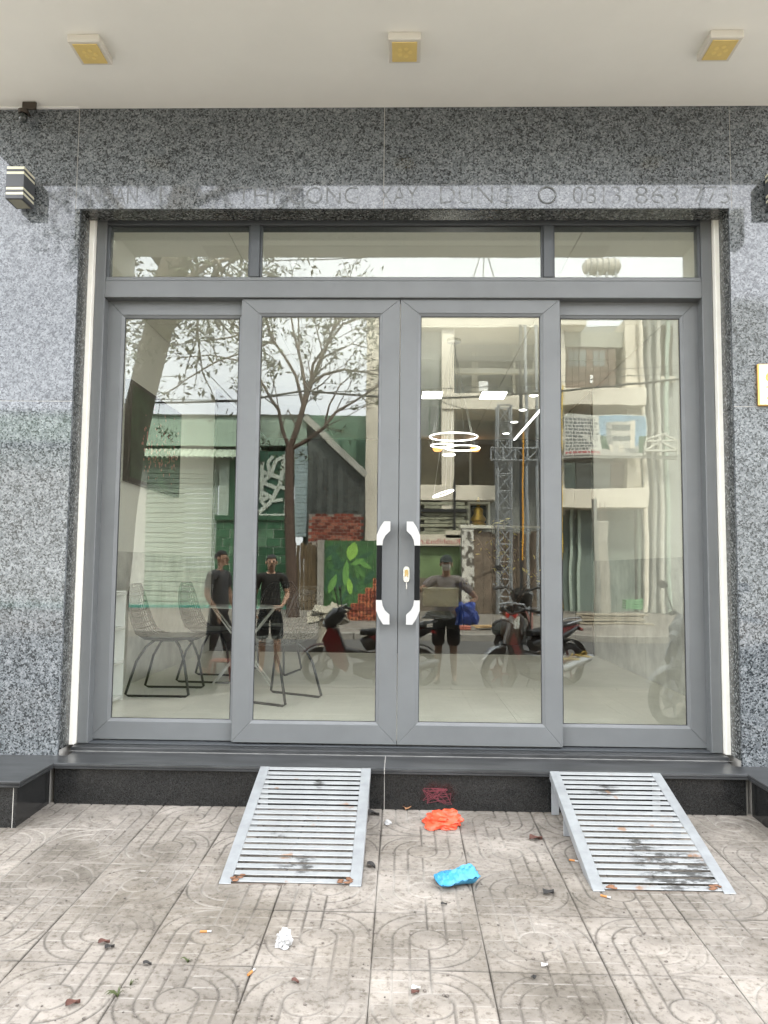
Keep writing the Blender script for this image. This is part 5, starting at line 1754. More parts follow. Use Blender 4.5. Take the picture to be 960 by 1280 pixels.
# ================================================================== SCOOTERS AND MOTORBIKES (front of each local frame is +X)
def wheel(root, cx, r, rim_m, tyre_m, wd=.05, spokes=6):
    rim = MB()
    for a in range(spokes):
        t_ = 2 * PI * a / spokes
        d = Vector((math.cos(t_), 0, math.sin(t_)))
        e = Vector((math.cos(t_ + .3), 0, math.sin(t_ + .3)))
        rim.tube([Vector((cx, 0, r)) + d * .04, Vector((cx, 0, r)) + e * r * .72], [.016, .011], 6)
    rim.tube([(cx + r * .74 * math.cos(2 * PI * k / 24), 0, r + r * .74 * math.sin(2 * PI * k / 24)) for k in range(24)], .016, 8, closed=True)
    rim.lathe([(.045, -.045), (.05, -.02), (.05, .02), (.045, .045)], (cx, 0, r), 'y', 12)
    rim.lathe([(.085, .03), (.085, .034)], (cx, 0, r), 'y', 20)
    w_ = rim.build('wheel', rim_m, root, local=True)
    ty = MB()
    pts = []
    n, k = 28, 8
    vs, fs = [], []
    for i in range(n):
        a = 2 * PI * i / n
        for j in range(k):
            b = 2 * PI * j / k
            rr_ = r - .045 + .045 * math.cos(b)
            vs.append((cx + rr_ * math.cos(a), wd * math.sin(b), r + rr_ * math.sin(a)))
    for i in range(n):
        for j in range(k):
            fs.append((i * k + j, i * k + (j + 1) % k, ((i + 1) % n) * k + (j + 1) % k, ((i + 1) % n) * k + j))
    ty.add(vs, fs, True)
    ty.build('tyre', tyre_m, w_, local=True)
    return w_


M_TYRE = mat('tyre_rubber', (0.02, 0.02, 0.02), 0.75, var=0.15)
M_SILV = mat('silver_paint', (0.5, 0.51, 0.52), 0.3, 0.5, var=0.03)
M_RED = mat('red_gloss_paint', (0.24, 0.018, 0.02), 0.25, var=0.05, coat=.5)
M_GBLK = mat('black_gloss_paint', (0.014, 0.014, 0.015), 0.18, var=0.05, coat=.5)
M_SEAT = mat('black_vinyl', (0.02, 0.02, 0.021), 0.55, var=0.1, bump=.1)
M_LAMPR = mat('red_lamp', (0.55, 0.02, 0.02), 0.15, var=0)
M_LAMPW = mat('headlamp_glass', (0.55, 0.57, 0.58), 0.08, var=0)


def bike(label, loc, rz, body, accent, rim_m, fender, r=.27, wb=1.25, plate=None, shield=None, group='motorbikes parked at the kerb', naked=False, pz=0.0):
    t = thing('motorbike', label, 'motorbike', loc, rz, group)
    hw, rw = wb / 2, -wb / 2
    wheel(t, hw, r, rim_m, M_TYRE)
    wheel(t, rw, r, rim_m, M_TYRE, .055)
    L = dict(local=True)
    # fork and bars
    fk = MB()
    for s in (-1, 1):
        fk.tube([(hw, s * .075, r), (hw - .09, s * .07, r + .35)], [.02, .024], 8)
    fk.tube([(hw - .09, 0, r + .33), (hw - .2, 0, r + .66)], .03, 8)
    fk.build('fork', M_SILV, t, **L)
    hb_ = MB().tube([(hw - .33, -.34, r + .72), (hw - .24, -.2, r + .75), (hw - .2, 0, r + .68), (hw - .24, .2, r + .75), (hw - .33, .34, r + .72)], .014, 8).build('handlebar', M_BLACK, t, **L)
    for s in (-1, 1):
        MB().tube([(hw - .34, s * .35, r + .72), (hw - .28, s * .24, r + .745)], .02, 8).build('grip', M_SEAT, hb_, **L)
        mr_ = MB().tube([(hw - .24, s * .22, r + .75), (hw - .2, s * .27, r + .95)], .007, 6)
        mr_.loft([((hw - .205, s * .3, r + .99), (0, .065, 0), (.008, 0, .04)), ((hw - .19, s * .3, r + .99), (0, .06, 0), (.008, 0, .036))], 12)
        if not naked:
            mr_.build('mirror', M_BLACK, t, **L)
        MB().tube([(hw - .24, s * .22, r + .765), (hw - .30, s * .36, r + .78)], .006, 5).build('brake_lever', M_SILV, hb_, **L)
    # front fender
    ff = []
    for k in range(9):
        a = R(155) - R(125) * k / 8
        ff.append(((hw + (r + .035) * math.cos(a), 0, r + (r + .035) * math.sin(a)), (0, .062 - .02 * abs(k - 4) / 4, 0), (.012 * math.cos(a), 0, .012 * math.sin(a))))
    MB().loft(ff, 10).build('front_fender', fender, t, **L)
    # front cowl, headlamp, leg shield
    if not naked:
        MB().loft([((hw - .06, 0, r + .5), (0, .05, 0), (.02, 0, .05)), ((hw - .1, 0, r + .57), (0, .13, 0), (.05, 0, .08)), ((hw - .2, 0, r + .66), (0, .15, 0), (.06, 0, .085)), ((hw - .29, 0, r + .7), (0, .1, 0), (.02, 0, .05))], 14).build('front_cowl', body, t, **L)
    if not naked:
        MB().loft([((hw - .05, 0, r + .55), (0, .07, 0), (.012, 0, .045)), ((hw - .025, 0, r + .53), (0, .05, 0), (.012, 0, .03))], 14).build('headlight', M_LAMPW, t, **L)
    for s in (-1, 1):
        MB().prism([(hw - .11, r + .52), (hw - .02, r + .34), (hw - .2, r + .02), (hw - .34, r - .06), (hw - .36, r + .02), (hw - .24, r + .4)], 'y', s * .11 - .012, s * .11 + .012).build('leg_shield', shield or body, t, **L)
        MB().prism([(hw - .12, r + .47), (hw - .05, r + .36), (hw - .2, r + .13), (hw - .24, r + .22)], 'y', s * .126 - .004, s * .126 + .004).build('shield_stripe', accent, t, **L)
    MB().loft([((hw - .2, 0, r + .5), (0, .06, 0), (.04, 0, .06)), ((hw - .32, 0, r + .2), (0, .06, 0), (.06, 0, .08)), ((0, 0, r + .13), (0, .07, 0), (0, 0, .06)), ((-.25, 0, r + .16), (0, .08, 0), (0, 0, .08))], 10).build('frame', M_GBLK, t, **L)
    MB().loft([((.2, 0, r - .02), (0, .1, 0), (0, 0, .07)), ((.02, 0, r - .04), (0, .13, 0), (0, 0, .12)), ((-.2, 0, r - .02), (0, .12, 0), (0, 0, .11)), ((-.3, 0, r), (0, .06, 0), (0, 0, .06))], 12, 2.6).build('engine', mat('engine_grey', (0.12, 0.12, 0.12), 0.5, 0.5, var=0.2), t, **L)
    MB().loft([((.08, 0, r + .28), (0, .08, 0), (.05, 0, .08)), ((-.1, 0, r + .34), (0, .13, 0), (0, 0, .11)), ((-.4, 0, r + .38), (0, .135, 0), (0, 0, .1)), ((rw - .06, 0, r + .46), (0, .085, 0), (0, 0, .06)), ((rw - .2, 0, r + .5), (0, .03, 0), (0, 0, .025))], 14).build('tail_body', body, t, **L)
    for s in (-1, 1):
        MB().prism([(0, r + .4), (-.35, r + .47), (rw - .1, r + .53), (-.35, r + .4), (-.1, r + .33)], 'y', s * .128 - .008, s * .128 + .012).build('side_stripe', accent, t, **L)
    st = []
    for k in range(10):
        s = k / 9
        st.append(((.12 - .85 * s, 0, r + .44 + .05 * s + .06 * max(0, s - .35)), (0, .07 + .07 * math.sin(PI * min(1, s * 1.2)), 0), (0, 0, .035 + .02 * math.sin(PI * s))))
    MB().loft(st, 14, 2.6).build('seat', M_SEAT, t, **L)
    gr_ = MB().tube([(-.45, -.13, r + .53), (rw - .12, -.13, r + .58), (rw - .24, 0, r + .6), (rw - .12, .13, r + .58), (-.45, .13, r + .53)], .012, 7)
    gr_.build('grab_rail', M_SILV, t, **L)
    ft = []
    for k in range(8):
        a = R(15) + R(135) * k / 7
        ft.append(((rw - (r + .045) * math.cos(a) * .95, 0, r + (r + .045) * math.sin(a)), (0, .07, 0), (.01 * math.cos(a), 0, .01)))
    MB().loft(ft, 8).build('rear_fender', M_BLACK, t, **L)
    MB().loft([((rw - .16, 0, r + .47), (0, .075, 0), (.01, 0, .032)), ((rw - .225, 0, r + .455), (0, .06, 0), (.01, 0, .026))], 12, 3).build('tail_light', M_LAMPR, t, **L)
    MB().loft([((-.05, -.14, r - .06), (0, .03, 0), (0, 0, .03)), ((-.3, -.16, r - .03), (0, .045, 0), (0, 0, .05)), ((rw - .2, -.17, r + .08), (0, .05, 0), (0, 0, .055)), ((rw - .25, -.17, r + .1), (0, .03, 0), (0, 0, .03))], 12).build('exhaust', M_SILV, t, **L)
    MB().tube([(-.1, -.25, r - .02), (-.1, .25, r - .02)], .014, 7).build('footrest', M_BLACK, t, **L)
    MB().tube([(-.02, .1, r - .08), (-.06, .22, 0.01), (-.16, .22, 0.01)], .012, 6).build('kick_stand', M_BLACK, t, **L)
    if plate:
        pl_ = MB().box((rw - .268, -.095, r + .2 + pz), (rw - .264, .095, r + .34 + pz), .001, Matrix.Translation((rw - .266, 0, r + .34)) @ Matrix.Rotation(R(26), 4, 'Y') @ Matrix.Translation((-(rw - .266), 0, -(r + .34)))).build('number_plate', mat('plate_white', (0.8, 0.79, 0.72), 0.4, var=0.04), t, **L)
        for s_, zz_ in ((plate[0], .275), (plate[1], .212)):
            me = text_mesh(s_, .062, .0006)
            xs = [v.co.x for v in me.vertices]
            k = .16 / (max(xs) - min(xs)); x0_ = min(xs)
            Mp = Matrix.Translation((rw - .266, 0, r + .34)) @ Matrix.Rotation(R(26), 4, 'Y') @ Matrix.Translation((-(rw - .266), 0, -(r + .34)))
            for v in me.vertices:
                v.co = Mp @ Vector((rw - .2688 - v.co.z, .08 - (v.co.x - x0_) * k, r + zz_ + pz - .002 + v.co.y))
            me.materials.clear(); me.materials.append(M_INK)
            o = bpy.data.objects.new('plate_characters', me); COL.objects.link(o); o.parent = pl_
    return t


RZ = -0.09
# the left bike: black with red shields, front wheel to the left of the mirrored picture
bA = bike('black motorbike with red leg shields, parked along the kerb behind the white crate', (-.40, -.62, RZ), PI + .02, M_GBLK, M_RED, M_SILV, mat('dark_red_fender', (0.12, 0.03, 0.03), 0.35, var=0.05), r=.25, shield=M_RED)
bB = bike('black and red motorbike with red wheel rims and a pale front fender', (1.71, -.52, RZ), PI - .62, M_GBLK, M_RED, M_RED, M_SILV, r=.275, shield=M_GBLK, naked=True)
bC = bike('dark motorbike facing away with a white number plate and red tail light', (1.74, -2.15, RZ), -PI / 2 + .25, M_GBLK, mat('brown_red_accent', (0.25, 0.07, 0.05), 0.4, var=0.1), M_SILV, M_BLACK, r=.27, plate=('59-Y1', '548 73'), pz=.12)
bC.scale = (1.22, 1.22, 1.22)
bD = bike('grey scooter parked on the pavement beside the right granite pillar', (2.95, 2.25, gz(2.2)), PI - .42, mat('grey_gloss_paint', (0.25, 0.26, 0.27), 0.25, var=0.05, coat=.4), M_SILV, M_SILV, MATS['grey_gloss_paint'], r=.25, group='motorbikes parked at the kerb')

# helmet hung at the front of the red rimmed bike
p = mir(627, 786, -.4)
t = thing('helmet', 'grey helmet with black stripes hanging on the front of the red rimmed motorbike', 'helmet', p)
MB().ball(p, (.125, .14, .11), 16, 10).build('shell', mat('helmet_grey', (0.2, 0.215, 0.2), 0.3, var=0.05), t)
for k in (-1, 0, 1):
    b = MB()
    b.tube([(p.x + .128 * math.cos(a) , p.y + .06 * k + .1, p.z + .112 * math.sin(a)) for a in [R(20 + 14 * q) for q in range(11)]], .012, 6)
    b.build('stripe', M_GBLK, t)
# yellow sandals on the pavement side of bike B
for k, (px, py, lab) in enumerate(((714, 826, 'yellow sandal lying lower on the red rimmed motorbike\'s footboard'), (731, 822, 'yellow sandal behind the lower one on the same motorbike'))):
    p = mir(px, py, -.2)
    t = thing('sandal', lab, 'sandal', p, .3 + k * .7, 'yellow sandals on the motorbike')
    MB().loft([((-.12, 0, 0), (0, .03, 0), (0, 0, .012)), ((-.06, 0, 0), (0, .042, 0), (0, 0, .014)), ((.04, 0, 0), (0, .046, 0), (0, 0, .014)), ((.12, 0, 0), (0, .03, 0), (0, 0, .01))], 12).build('sole', mat('yellow_rubber', (0.72, 0.5, 0.1), 0.6, var=0.1), t, local=True)
    MB().tube([(0, -.045, .005), (.02, -.03, .05), (.03, 0, .062), (.02, .03, .05), (0, .045, .005)], .012, 6).build('strap', MATS['yellow_rubber'], t, local=True)
# white crate and blue tarpaulin bag on the left bike
yc = -.6
xa, xb, za, zc = X(528, yc), X(573, yc), Z(757, yc), Z(735, yc)
t = thing('plastic_crate', 'translucent white plastic crate on the rear of the black motorbike, before the photographer', 'crate', ((xa + xb) / 2, yc, za))
M_TRANSL = mat('milky_plastic', (0.85, 0.81, 0.68), 0.35, var=0.08)
_n, _l = M_TRANSL.node_tree.nodes, M_TRANSL.node_tree.links
_t = _n.new('ShaderNodeBsdfTranslucent'); _t.inputs['Color'].default_value = (0.88, 0.83, 0.7, 1)
_m = _n.new('ShaderNodeMixShader'); _m.inputs[0].default_value = 0.55
_l.new(_n['Principled BSDF'].outputs[0], _m.inputs[1]); _l.new(_t.outputs[0], _m.inputs[2])
_l.new(_m.outputs[0], _n['Material Output'].inputs['Surface'])
for a, b in (((xa + .01, yc - .16, za), (xb - .01, yc - .155, zc)), ((xa + .01, yc + .155, za), (xb - .01, yc + .16, zc)), ((xa + .01, yc - .154, za), (xa + .016, yc + .154, zc)), ((xb - .016, yc - .154, za), (xb - .01, yc + .154, zc))):
    MB().box(a, b, .002).build('side', M_TRANSL, t)
MB().box((xa + .017, yc - .154, za), (xb - .017, yc + .154, za + .008)).build('bottom', M_TRANSL, t)
for a, b in (((xa, yc + .1605, zc - .012), (xb, yc + .175, zc + .006)), ((xa, yc - .175, zc - .012), (xb, yc - .1605, zc + .006))):
    MB().box(a, b, .003).build('rim', M_TRANSL, t)
p = mir(583, 764, -.75)
o = crumple(p - Vector((0, 0, .17)), (.17, .14, .34), .45, 36, 20, 6).build('blue_tarpaulin', mat('blue_tarpaulin', (0.05, 0.13, 0.62), 0.35, var=0.25, scale=9, bump=.3, bscale=20))
tag(o, 'crumpled blue tarpaulin bundle beside the translucent white crate', 'tarpaulin')
p = mir(548, 766, -.6)
o = crumple(p - Vector((0, 0, .07)), (.22, .15, .11), .35, 30, 14, 11).build('clear_bag', mat('greyish_plastic_bag', (0.3, 0.31, 0.3), 0.2, var=0.3, scale=12))
tag(o, 'greyish plastic bag squeezed under the translucent white crate', 'bag')
p = mir(590, 779, -.7)


# ================================================================== PEOPLE
def skin(name, nodes, edges, material, parent, root=0, sub=2, extra=None):
    """grow one continuous surface round a skeleton"""
    me = bpy.data.meshes.new(name)
    me.from_pydata([n_[0] for n_ in nodes], edges, [])
    o = bpy.data.objects.new(name, me)
    COL.objects.link(o)
    md = o.modifiers.new('skin', 'SKIN')
    md.use_smooth_shade = True
    md.branch_smoothing = 0.6
    for i, n_ in enumerate(nodes):
        r = n_[1]
        me.skin_vertices[0].data[i].radius = (r, r) if isinstance(r, (int, float)) else r
        me.skin_vertices[0].data[i].use_root = (i == root)
    sb = o.modifiers.new('sub', 'SUBSURF')
    sb.levels = sb.render_levels = sub
    dg = bpy.context.evaluated_depsgraph_get()
    new = bpy.data.meshes.new_from_object(o.evaluated_get(dg))
    bpy.data.objects.remove(o)
    if extra is not None:
        bm = bmesh.new(); bm.from_mesh(new)
        base = []
        for v in extra.v:
            base.append(bm.verts.new(v))
        for f in extra.f:
            try:
                fc = bm.faces.new([base[i] for i in f]); fc.smooth = True
            except ValueError:
                pass
        bm.to_mesh(new); bm.free()
    new.materials.clear()
    new.materials.append(material)
    o = bpy.data.objects.new(name, new)
    COL.objects.link(o)
    o.parent = parent
    return o


def person(label, loc, rz, H, arms, shirt, shorts, long_legs=False, head_turn=0.0, stride=0.0, cap=None, mask=None, shoe=None, stripes=None):
    t = thing('person', label, 'person', loc, rz)
    k = H / 1.72
    def v(x, y, z):
        return Vector((x, y, z)) * k
    N, E_ = [], []

    def add(p, r, par=None):
        N.append((p, (r[0] * k, r[1] * k) if isinstance(r, tuple) else r * k))
        if par is not None:
            E_.append((par, len(N) - 1))
        return len(N) - 1
    pel = add(v(0, 0, .95), (.15, .105))
    wai = add(v(0, .005, 1.1), (.135, .098), pel)
    che = add(v(0, .0, 1.28), (.165, .112), wai)
    upc = add(v(0, -.01, 1.41), (.13, .085), che)
    nek = add(v(0, .0, 1.49), .055, upc)
    ht = Matrix.Rotation(head_turn, 3, 'Z')
    hv = lambda x, y, z: v(0, .01, 1.5) + (ht @ Vector((x, y, z))) * k
    jaw = add(hv(0, .03, .055), (.062, .068), nek)
    mid = add(hv(0, .018, .12), (.075, .09), jaw)
    top = add(hv(0, .008, .18), (.068, .08), mid)
    add(hv(0, .0, .215), .04, top)
    hands = []
    for s in (-1, 1):
        sh_, el, wr, hd = arms[0 if s < 0 else 1]
        a = add(v(s * .178, -.01, 1.39), .056, upc)
        q = add(v(*el), .043, a)
        w1 = add(v(*wr), .029, q)
        d = (v(*hd) - v(*wr)).normalized()
        c = add(v(*wr) + d * .05 * k, (.04, .02), w1)
        e_ = add(v(*wr) + d * .085 * k, (.042, .017), c)
        side = d.cross(Vector((0, 1, 0)))
        if side.length < .2:
            side = d.cross(Vector((1, 0, 0)))
        side.normalize()
        palm = d.cross(side)
        for f in range(4):
            off = side * (.03 - .02 * f) * k
            ln = (.075, .085, .08, .06)[f] * k
            b1 = add(v(*wr) + d * .1 * k + off, .0095, e_)
            b2 = add(v(*wr) + d * (.1 * k + ln * .55) + off + palm * .006 * k, .0088, b1)
            add(v(*wr) + d * (.1 * k + ln * .95) + off + palm * .03 * k, .0075, b2)
        th = add(v(*wr) + d * .06 * k + side * .05 * k, .0115, c)
        add(v(*wr) + d * .095 * k + side * .066 * k + palm * .012 * k, .0095, th)
    for s in (-1, 1):
        st = stride * s
        h = add(v(s * .09, 0, .88), (.088, .092), pel)
        kn = add(v(s * .105, .03 + st * .5, .5), .058, h)
        ca = add(v(s * .11, -.005 + st * .8, .33), .056, kn)
        an = add(v(s * .115, -.01 + st, .09), .036, ca)
        add(v(s * .12, .06 + st, .045), (.04, .028), an)
        add(v(s * .13, .15 + st, .03), (.036, .02), len(N) - 1)
    ex = MB()
    ex.loft([(hv(0, .1, .145), (ht @ Vector((.011, 0, 0)) * k), Vector((0, 0, .012)) * k), (hv(0, .122, .108), (ht @ Vector((.02, 0, 0)) * k), Vector((0, 0, .012)) * k), (hv(0, .108, .096), (ht @ Vector((.016, 0, 0)) * k), Vector((0, 0, .006)) * k)], 8)
    for s in (-1, 1):
        ex.ball(hv(s * .08, .0, .115), (.012 * k, .02 * k, .032 * k), 8, 6)
    body = skin('body', N, E_, M_SKIN, t, 0, 2, ex)
    # face details
    fc = MB()
    for s in (-1, 1):
        fc.ball(hv(s * .03, .096, .128), (.013 * k, .006 * k, .006 * k), 8, 5)
        fc.tube([hv(s * .016, .099, .147), hv(s * .045, .09, .15)], .004 * k, 5)
    fc.tube([hv(-.022, .096, .065), hv(0, .101, .063), hv(.022, .096, .065)], .005 * k, 5)
    fc.build('face_features', M_HAIR, body, local=True)
    # hair
    hr = MB()
    vs, fs = [], []
    for i in range(9):
        phi = (PI * .56) * i / 8
        for j in range(20):
            a = 2 * PI * j / 20
            lim = phi * (1.0 if math.sin(a) < .2 else .62)
            vs.append(hv(.083 * math.sin(lim) * math.cos(a), .012 + .1 * math.sin(lim) * math.sin(a) - .006, .135 + .108 * math.cos(lim) + fuzz(.002)))
    for i in range(8):
        for j in range(20):
            fs.append((i * 20 + j, i * 20 + (j + 1) % 20, (i + 1) * 20 + (j + 1) % 20, (i + 1) * 20 + j))
    hr.add(vs, fs, True)
    hr.build('hair', M_HAIR, body, local=True, fix=False)
    # shirt
    n2, e2 = [], []

    def add2(p, r, par=None):
        n2.append((p, (r[0] * k, r[1] * k) if isinstance(r, tuple) else r * k))
        if par is not None:
            e2.append((par, len(n2) - 1))
        return len(n2) - 1
    a00 = add2(v(0, 0, .83), (.178, .132))
    a0 = add2(v(0, 0, .95), (.176, .13), a00)
    a1 = add2(v(0, .003, 1.1), (.158, .118), a0)
    a2 = add2(v(0, 0, 1.28), (.183, .128), a1)
    a3 = add2(v(0, -.01, 1.415), (.158, .108), a2)
    add2(v(0, -.004, 1.475), .084, a3)
    for s in (-1, 1):
        sh_, el, wr, hd = arms[0 if s < 0 else 1]
        bm_ = add2(v(s * .115, -.012, 1.422), .088, a3)
        b = add2(v(s * .188, -.01, 1.4), .08, bm_)
        S_, Ee = v(s * .187, -.01, 1.398), v(*el)
        add2(S_ + (Ee - S_) * .72, .058, b)
    top_ = skin('shirt', n2, e2, shirt, t, 0, 2)
    if stripes:
        S_, Ee = v(-.187, -.01, 1.398), v(*arms[0][1])
        for q in range(3):
            c0 = S_ + (Ee - S_) * (.5 + .08 * q)
            u = (Ee - S_).normalized(); p1 = u.orthogonal().normalized(); p2 = u.cross(p1)
            MB().tube([c0 + (p1 * math.cos(2 * PI * j / 14) + p2 * math.sin(2 * PI * j / 14)) * .066 * k for j in range(14)], .005, 5, closed=True).build('sleeve_stripe', stripes, top_, local=True)
    n2.clear(); e2.clear()
    a0 = add2(v(0, 0, 1.0), (.158, .116))
    a1 = add2(v(0, 0, .93), (.168, .124), a0)
    for s in (-1, 1):
        b = add2(v(s * .095, .0, .84), (.108, .112), a1)
        st = stride * s
        c = add2(v(s * .108, .02 + st * .3, .58), (.1, .098), b)
        if long_legs:
            d_ = add2(v(s * .11, .01 + st * .7, .36), (.078, .078), c)
            add2(v(s * .117, -.005 + st * .95, .12), (.07, .07), d_)
        else:
            add2(v(s * .108, .025 + st * .42, .5), (.098, .095), c)
    skin('trousers' if long_legs else 'shorts', n2, e2, shorts, t, 0, 2)
    if shoe:
        for s in (-1, 1):
            st = stride * s
            MB().loft([(v(s * .115, -.06 + st, .03), (.035, 0, 0), (0, 0, .028)), (v(s * .118, .02 + st, .04), (.046, 0, 0), (0, 0, .038)), (v(s * .125, .12 + st, .03), (.05, 0, 0), (0, 0, .03)), (v(s * .132, .2 + st, .02), (.03, 0, 0), (0, 0, .016))], 12).build('shoe', shoe, t, local=True)
    if cap:
        cp = MB()
        vs, fs = [], []
        for i in range(7):
            phi = PI * .5 * i / 6
            for j in range(20):
                a = 2 * PI * j / 20
                vs.append(hv(.09 * math.sin(phi) * math.cos(a), .01 + .108 * math.sin(phi) * math.sin(a), .155 + .1 * math.cos(phi)))
        for i in range(6):
            for j in range(20):
                fs.append((i * 20 + j, i * 20 + (j + 1) % 20, (i + 1) * 20 + (j + 1) % 20, (i + 1) * 20 + j))
        cp.add(vs, fs, True)
        co = cp.build('cap', cap, t, local=True, fix=False)
        MB().loft([(hv(0, .09, .165), (.07, 0, 0), (0, .0, .006)), (hv(0, .14, .16), (.065, 0, 0), (0, 0, .005)), (hv(0, .18, .15), (.035, 0, 0), (0, 0, .004))], 12).build('visor', cap, co, local=True)
    if mask:
        MB().loft([(hv(0, .075, .118), (.05, 0, 0), (0, .02, .004)), (hv(0, .098, .1), (.06, 0, 0), (0, .03, .01)), (hv(0, .1, .07), (.058, 0, 0), (0, .032, .012)), (hv(0, .075, .035), (.04, 0, 0), (0, .022, .006))], 14).build('face_mask', mask, t, local=True)
    return t


DOWN_L = (0, (-.245, -.03, 1.13), (-.25, .07, .9), (-.25, .11, .8))
DOWN_R = (0, (.245, -.03, 1.13), (.25, .07, .9), (.25, .11, .8))
M_TEE = mat('grey_brown_tee', (0.34, 0.3, 0.28), 0.85, var=0.15, scale=8, bump=.8, bscale=11)
M_BTEE = mat('charcoal_tee', (0.075, 0.075, 0.078), 0.85, var=0.2, scale=8, bump=.8, bscale=11)
M_SHORT = mat('black_shorts', (0.012, 0.014, 0.015), 0.85, var=0.1)
ph = person('person in a grey cap and white face mask photographing the doors, hand on hip', (.60, -1.0, RZ), 0.06, 1.67,
            [(0, (-.36, .12, 1.26), (-.50, .42, 1.40), (-.53, .52, 1.45)), (0, (.42, -.10, 1.16), (.22, .04, 1.0), (.15, .08, .97))],
            M_TEE, M_SHORT, cap=mat('cap_grey', (0.06, 0.075, 0.07), 0.8, var=0.1), mask=mat('white_mask', (0.88, 0.86, 0.8), 0.8, var=0.03), shoe=mat('dark_sandal', (0.1, 0.085, 0.07), 0.7, var=0.1), stride=.03)
m1 = person('person in a charcoal tee with pale sleeve stripes walking past to the right', (mir(269, 850, -1.2).x, -1.2, RZ), -1.25, 1.72,
            [(0, (-.25, -.05, 1.13), (-.26, .12, .92), (-.26, .17, .82)), (0, (.25, -.0, 1.13), (.25, .1, .9), (.25, .14, .8))], M_BTEE, mat('dark_trousers', (0.04, 0.04, 0.045), 0.85, var=0.1), long_legs=True, stride=.13, shoe=mat('grey_shoe', (0.12, 0.12, 0.12), 0.7, var=0.1), stripes=mat('pale_stripe', (0.6, 0.6, 0.58), 0.8, var=0), head_turn=-.1)
m2 = person('person in a black tee and black shorts standing with bare legs beside the street tree', (mir(336, 845, -1.6).x, -1.6, RZ), -.25, 1.68,
            [DOWN_L, (0, (.25, .0, 1.15), (.16, .2, 1.0), (.08, .27, .98))], mat('black_tee', (0.02, 0.018, 0.017), 0.85, var=0.15), M_SHORT, stride=.05, shoe=MATS['dark_sandal'])
# the phone held up for the picture
t = thing('phone', 'dark phone held upright in the raised hand of the person in a cap', 'phone', (0.02, -.12, 1.41))
MB().box((-.025, -.115, 1.345), (.05, -.106, 1.495), .003).build('case', M_GBLK, t)
MB().box((-.021, -.1162, 1.35), (.046, -.1148, 1.49)).build('screen', mat('phone_screen', (0.02, 0.02, 0.03), 0.1, var=0), t)
MB().lathe([(.006, 0), (.006, .002)], (.0, -.1045, 1.475), 'y', 12).build('lens', M_GBLK, t)
# low red stool by the walking person
p = mir(275, 838, -1.0)
t = thing('red_stool', 'low red plastic stool on the road beside the walking person', 'stool', (p.x, -1.0, RZ))
M_RST = mat('red_plastic', (0.4, 0.055, 0.03), 0.45, var=0.1)
MB().box((p.x - .15, -1.15, RZ + .24), (p.x + .15, -.85, RZ + .265), .01).build('seat', M_RST, t)
for sx in (-1, 1):
    for sy in (-1, 1):
        MB().tube([(p.x + sx * .12, -1 + sy * .12, RZ + .24), (p.x + sx * .16, -1 + sy * .16, RZ + .003)], .02, 6).build('leg', M_RST, t)

# ================================================================== INSIDE THE ROOM
FZ = 0.36


def wire_chair(label, x, y, rz):
    t = thing('wire_chair', label, 'chair', (x, y, FZ), rz, 'black wire chairs in the room')
    # profile in local XZ: faces +X; wires run along the shell
    prof_ = [(-.27, .86), (-.262, .78), (-.24, .66), (-.21, .56), (-.175, .49), (-.11, .45), (-.02, .438), (.08, .44), (.17, .452), (.235, .45)]
    half = [.10, .165, .2, .215, .225, .23, .235, .235, .225, .19]
    rim = [(p[0] + .02, s * h, p[1]) for s in (1,) for p, h in zip(prof_, half)]
    rim2 = [(p[0] + .02, -h, p[1]) for p, h in zip(prof_, half)]
    loop = [Vector(p) for p in rim] + [Vector(p) for p in reversed(rim2)]
    MB().tube(loop, .011, 6, closed=True).build('rim', M_WIRE, t, local=True)
    wr = MB()
    for k in range(-5, 6):
        u = k / 6
        wr.tube([(p[0] + .02 * u * u, h * u, p[1] - .02 * (1 - u * u)) for p, h in zip(prof_, half)], .007, 4)
    dense = []
    for (p, h), (p2, h2) in zip(list(zip(prof_, half)), list(zip(prof_, half))[1:]):
        for q in (0, .5):
            dense.append(((p[0] + (p2[0] - p[0]) * q, p[1] + (p2[1] - p[1]) * q), h + (h2 - h) * q))
    for p, h in dense[1:]:
        wr.tube([(p[0] + .02 * u * u, h * u, p[1] - .02 * (1 - u * u)) for u in (-1, -.6, -.2, .2, .6, 1)], .007, 4)
    o = wr.build('wire_shell', M_WIRE, t, local=True); o['kind'] = 'stuff'
    MB().loft([((-.1, 0, .452), (0, .16, 0), (.02, 0, .012)), ((-.02, 0, .45), (0, .195, 0), (0, 0, .016)), ((.12, 0, .455), (0, .19, 0), (0, 0, .016)), ((.2, 0, .46), (0, .15, 0), (0, 0, .01))], 14).build('seat_pad', mat('grey_pad', (0.12, 0.125, 0.12), 0.8, var=0.1), t, local=True)
    for s in (-1, 1):
        y0 = s * .19
        lg = MB().tube([(.1, s * .12, .43), (.15, s * .17, .38), (.19, y0, .27), (.235, y0 * 1.12, .02), (.215, y0 * 1.13, .008), (-.2, y0 * 1.13, .008), (-.225, y0 * 1.12, .02), (-.16, y0, .27), (-.1, s * .17, .38), (-.05, s * .12, .43)], .0098, 7).build('leg', M_WIRE, t, local=True)
        MB().lathe([(.013, -.006), (.013, .004)], (.18, y0 * 1.13, .006), n=8).build('foot_cap', M_WIRE, lg, local=True)
        MB().lathe([(.013, -.006), (.013, .004)], (-.17, y0 * 1.13, .006), n=8).build('foot_cap', M_WIRE, lg, local=True)
    t.scale = (1.12, 1.12, 1.05)
    return t


